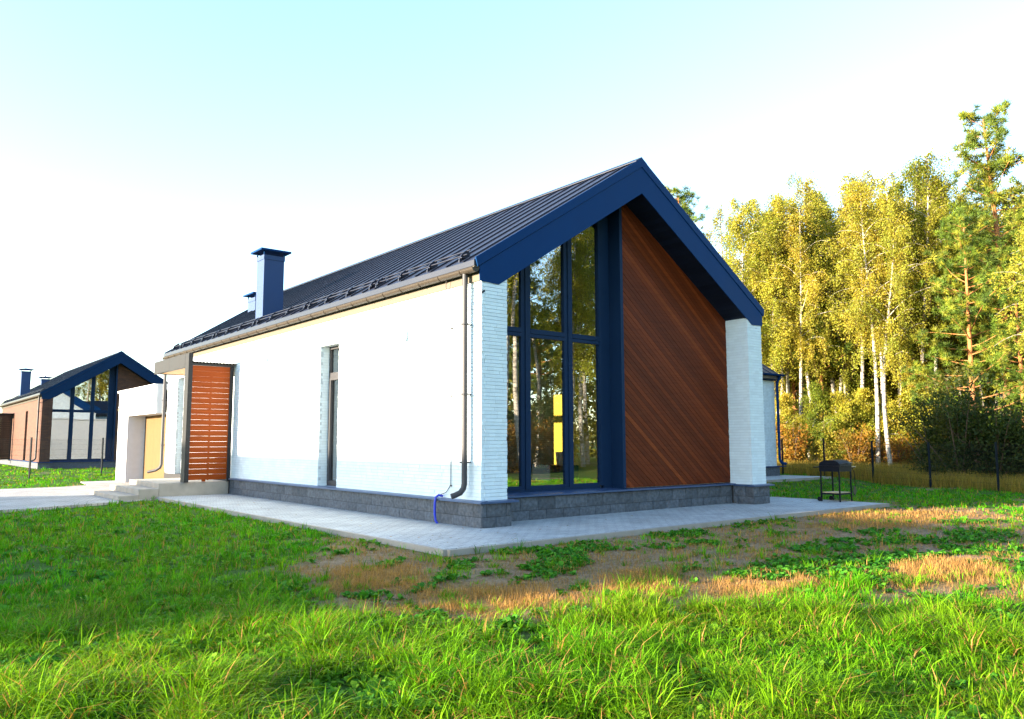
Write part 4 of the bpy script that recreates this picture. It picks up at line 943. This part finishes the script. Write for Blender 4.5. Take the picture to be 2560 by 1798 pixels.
col = G1*(1-t)[:, None]+G2*t[:, None]; col = col*(1-yel[:, None]*.5)+G3*yel[:, None]*.5; col *= RNG.uniform(.75, 1.2, n)[:, None]*(RNG.uniform(.45, 1.3, len(x))[idx])[:, None]
dead = RNG.random(n) < .09; col[dead] = S1*RNG.uniform(.6, 1.1, dead.sum())[:, None]
wd = np.maximum(.0042, .00062*r[idx])*RNG.uniform(.5, 1.6, n)*(1+.35*front[idx])
P = np.stack([px, py, zground(px, py)-.01], 1)[k]
push(*blades(P, H[k], az[k], (RNG.uniform(.1, .7, n)+.6*front[idx]*RNG.random(n))[k], wd[k], col[k], (RNG.random(n)**1.3*1.1*(.45+.55*front[idx]))[k]))

# straw and dry thatch on the bare strip
def straw(n, r0, r1, p, fn, hmul=1., flat=.8):
    x, y, r = scatter(n, r0, r1, p); k = free(x, y); x, y, r = x[k], y[k], r[k]; d = fn(x, y); k = RNG.random(len(x)) < d; x, y, r = x[k], y[k], r[k]; n = len(x)
    bl = sstep(-.3, .7, blob(STRAW, x, y)+(fbm(x, y, .4, 14)-.5)*2.4); h = (.03+.045*RNG.random(n)+bl*.05*RNG.random(n))*hmul; fl = RNG.random(n) < flat*(1-bl*.6)
    lean = np.where(fl, RNG.uniform(1.0, 2.2, n), RNG.uniform(.0, .5, n)); h = np.where(fl, h*.55, h)
    t = RNG.random(n)[:, None]; u2 = RNG.random(n)[:, None]; col = (S2*(1-t)+S1*t)*(1-u2*.5)+S3*u2*.5; col = col*(.75+.35*bl[:, None])*RNG.uniform(.6, 1.2, n)[:, None]
    gr = RNG.random(n) < .10*(1-bl); col[gr] = G3*.8
    push(*blades(np.stack([x, y, zground(x, y)-.008], 1), h, RNG.uniform(0, 6.28, n), lean, np.maximum(.003, .00045*r)*RNG.uniform(.7, 1.3, n), col, RNG.random(n)*.4))
straw(600000, 3.5, 30, 1.2, lambda x, y: sstep(.3, .8, soil_mask(x, y))*(.45+.55*sstep(-.5, .4, blob(STRAW, x, y)))*sstep(.25, .6, fbm(x, y, .35, 3)))
gv, g4, g3, gc = np.concatenate(Vs), np.concatenate(F4s), np.concatenate(F3s), np.concatenate(Cs)
me = np_mesh('grass', gv, [g4, g3], [MT['grass']], False, gc); tag(link('grass', me), 'lawn grass mixed with dry straw in front of the house', 'grass', kind='stuff')

# tall golden grass along the fence
Vs, F4s, F3s, Cs, off = [], [], [], [], 0
n = 90000; tt = RNG.uniform(-9, 22, n); dd = np.abs(RNG.normal(0, 1, n))*4.5-.1
x = 19.45+.326*tt+.945*dd; y = -.31+.945*tt-.326*dd; k = free(x, y); x, y = x[k], y[k]; n = len(x)
dense = fbm(x, y, 1.2, 8); k = RNG.random(n) < sstep(.3, .6, dense); x, y = x[k], y[k]; n = len(x)
t = RNG.random(n)[:, None]; col = np.array([.40, .24, .05])*(1-t)+np.array([.22, .19, .03])*t; col *= RNG.uniform(.6, 1.2, n)[:, None]
push(*blades(np.stack([x, y, zground(x, y)-.01], 1), RNG.uniform(.15, .62, n), RNG.uniform(0, 6.28, n), RNG.uniform(.05, .4, n), np.full(n, .012)*RNG.uniform(.7, 1.3, n), col, RNG.random(n)*.5))
me = np_mesh('wild_grass', np.concatenate(Vs), [np.concatenate(F4s), np.concatenate(F3s)], [MT['grass']], False, np.concatenate(Cs))
tag(link('wild_grass', me), 'tall golden wild grass along the forest fence', 'wild grass', kind='stuff')

# broad-leaved weeds: rosettes of leaves
LV, LC = [], []
def rosettes(x, y, s, pal, nl=9):
    n = len(x)*nl; i = np.repeat(np.arange(len(x)), nl); az = RNG.uniform(0, 6.28, n); L = s[i]*RNG.uniform(.6, 1.2, n); el = RNG.uniform(.15, 1.1, n)
    P = np.stack([x[i], y[i], zground(x, y)[i]+.005], 1); d = np.stack([np.cos(az)*np.cos(el), np.sin(az)*np.cos(el), np.sin(el)], 1); sd = np.stack([-np.sin(az), np.cos(az), RNG.normal(0, .25, n)], 1)
    w = (L*RNG.uniform(.22, .36, n))[:, None]; Lc = L[:, None]; dn = np.array([0, 0, -1.])
    V = np.stack([P, P+d*Lc*.5-sd*w, P+d*Lc*.5+sd*w, P+d*Lc*.85-sd*w*.7+dn*Lc*.12, P+d*Lc*.85+sd*w*.7+dn*Lc*.12, P+d*Lc+dn*Lc*.25], 1).reshape(-1, 3)
    b = np.arange(n)*6; F3 = np.concatenate([np.stack([b, b+2, b+1], 1), np.stack([b+3, b+4, b+5], 1)]); F4 = np.stack([b+1, b+2, b+4, b+3], 1)
    t = RNG.random(n)[:, None]; c = (pal[0]*(1-t)+pal[1]*t)*RNG.uniform(.7, 1.25, n)[:, None]; C = np.repeat(np.concatenate([c, np.ones((n, 1))], 1), 6, 0); push(V, F4, F3, C)
Vs, F4s, F3s, Cs, off = [], [], [], [], 0
x, y, r = scatter(110000, 3.2, 30, 1.15); k = free(x, y); x, y = x[k], y[k]; b = blob(WEEDS, x, y)-1.1*np.maximum(blob(STRAW, x, y), 0)+(fbm(x, y, .35, 6)-.5)*1.7; k = RNG.random(len(x)) < sstep(.15, .6, b)*.75; x, y = x[k], y[k]
rosettes(x, y, RNG.uniform(.03, .085, len(x)), (np.array([.03, .15, .014]), np.array([.08, .24, .02])))
x, y, r = scatter(26000, 2.8, 25, 1.3); k = free(x, y) & (soil_mask(x, y) < .6); x, y = x[k], y[k]; k = RNG.random(len(x)) < sstep(.45, .62, fbm(x, y, 1.3, 44))*.8; x, y = x[k], y[k]
rosettes(x, y, RNG.uniform(.03, .08, len(x)), (np.array([.06, .20, .012]), np.array([.16, .30, .02])), 7)
me = np_mesh('weeds', np.concatenate(Vs), [np.concatenate(F4s), np.concatenate(F3s)], [MT['grass']], False, np.concatenate(Cs))
tag(link('weeds', me), 'broad leaved green weeds in patches on the bare strip and lawn', 'weeds', kind='stuff')

# a few fallen leaves on the paving
n = 150; x = np.concatenate([RNG.uniform(-1.7, -.1, 90), RNG.uniform(-1.5, 9, 60)]); y = np.concatenate([RNG.uniform(-1.5, 10, 90), RNG.uniform(-1.6, -.1, 60)])
V, F, C = leaf_quads(np.stack([x, y, np.full(n, PAVE+.012)], 1), .055, pick(np.array([[.25, .12, .03], [.16, .09, .03], [.3, .2, .05]]), n, RNG), RNG); V[:, 2] = PAVE+.003+np.abs(V[:, 2]-PAVE-.012)*.35
me = np_mesh('fallen_leaves', V, [F], [MT['leaf']], False, C); tag(link('fallen_leaves', me), 'small brown fallen leaves scattered over the paving', 'leaves', kind='stuff')
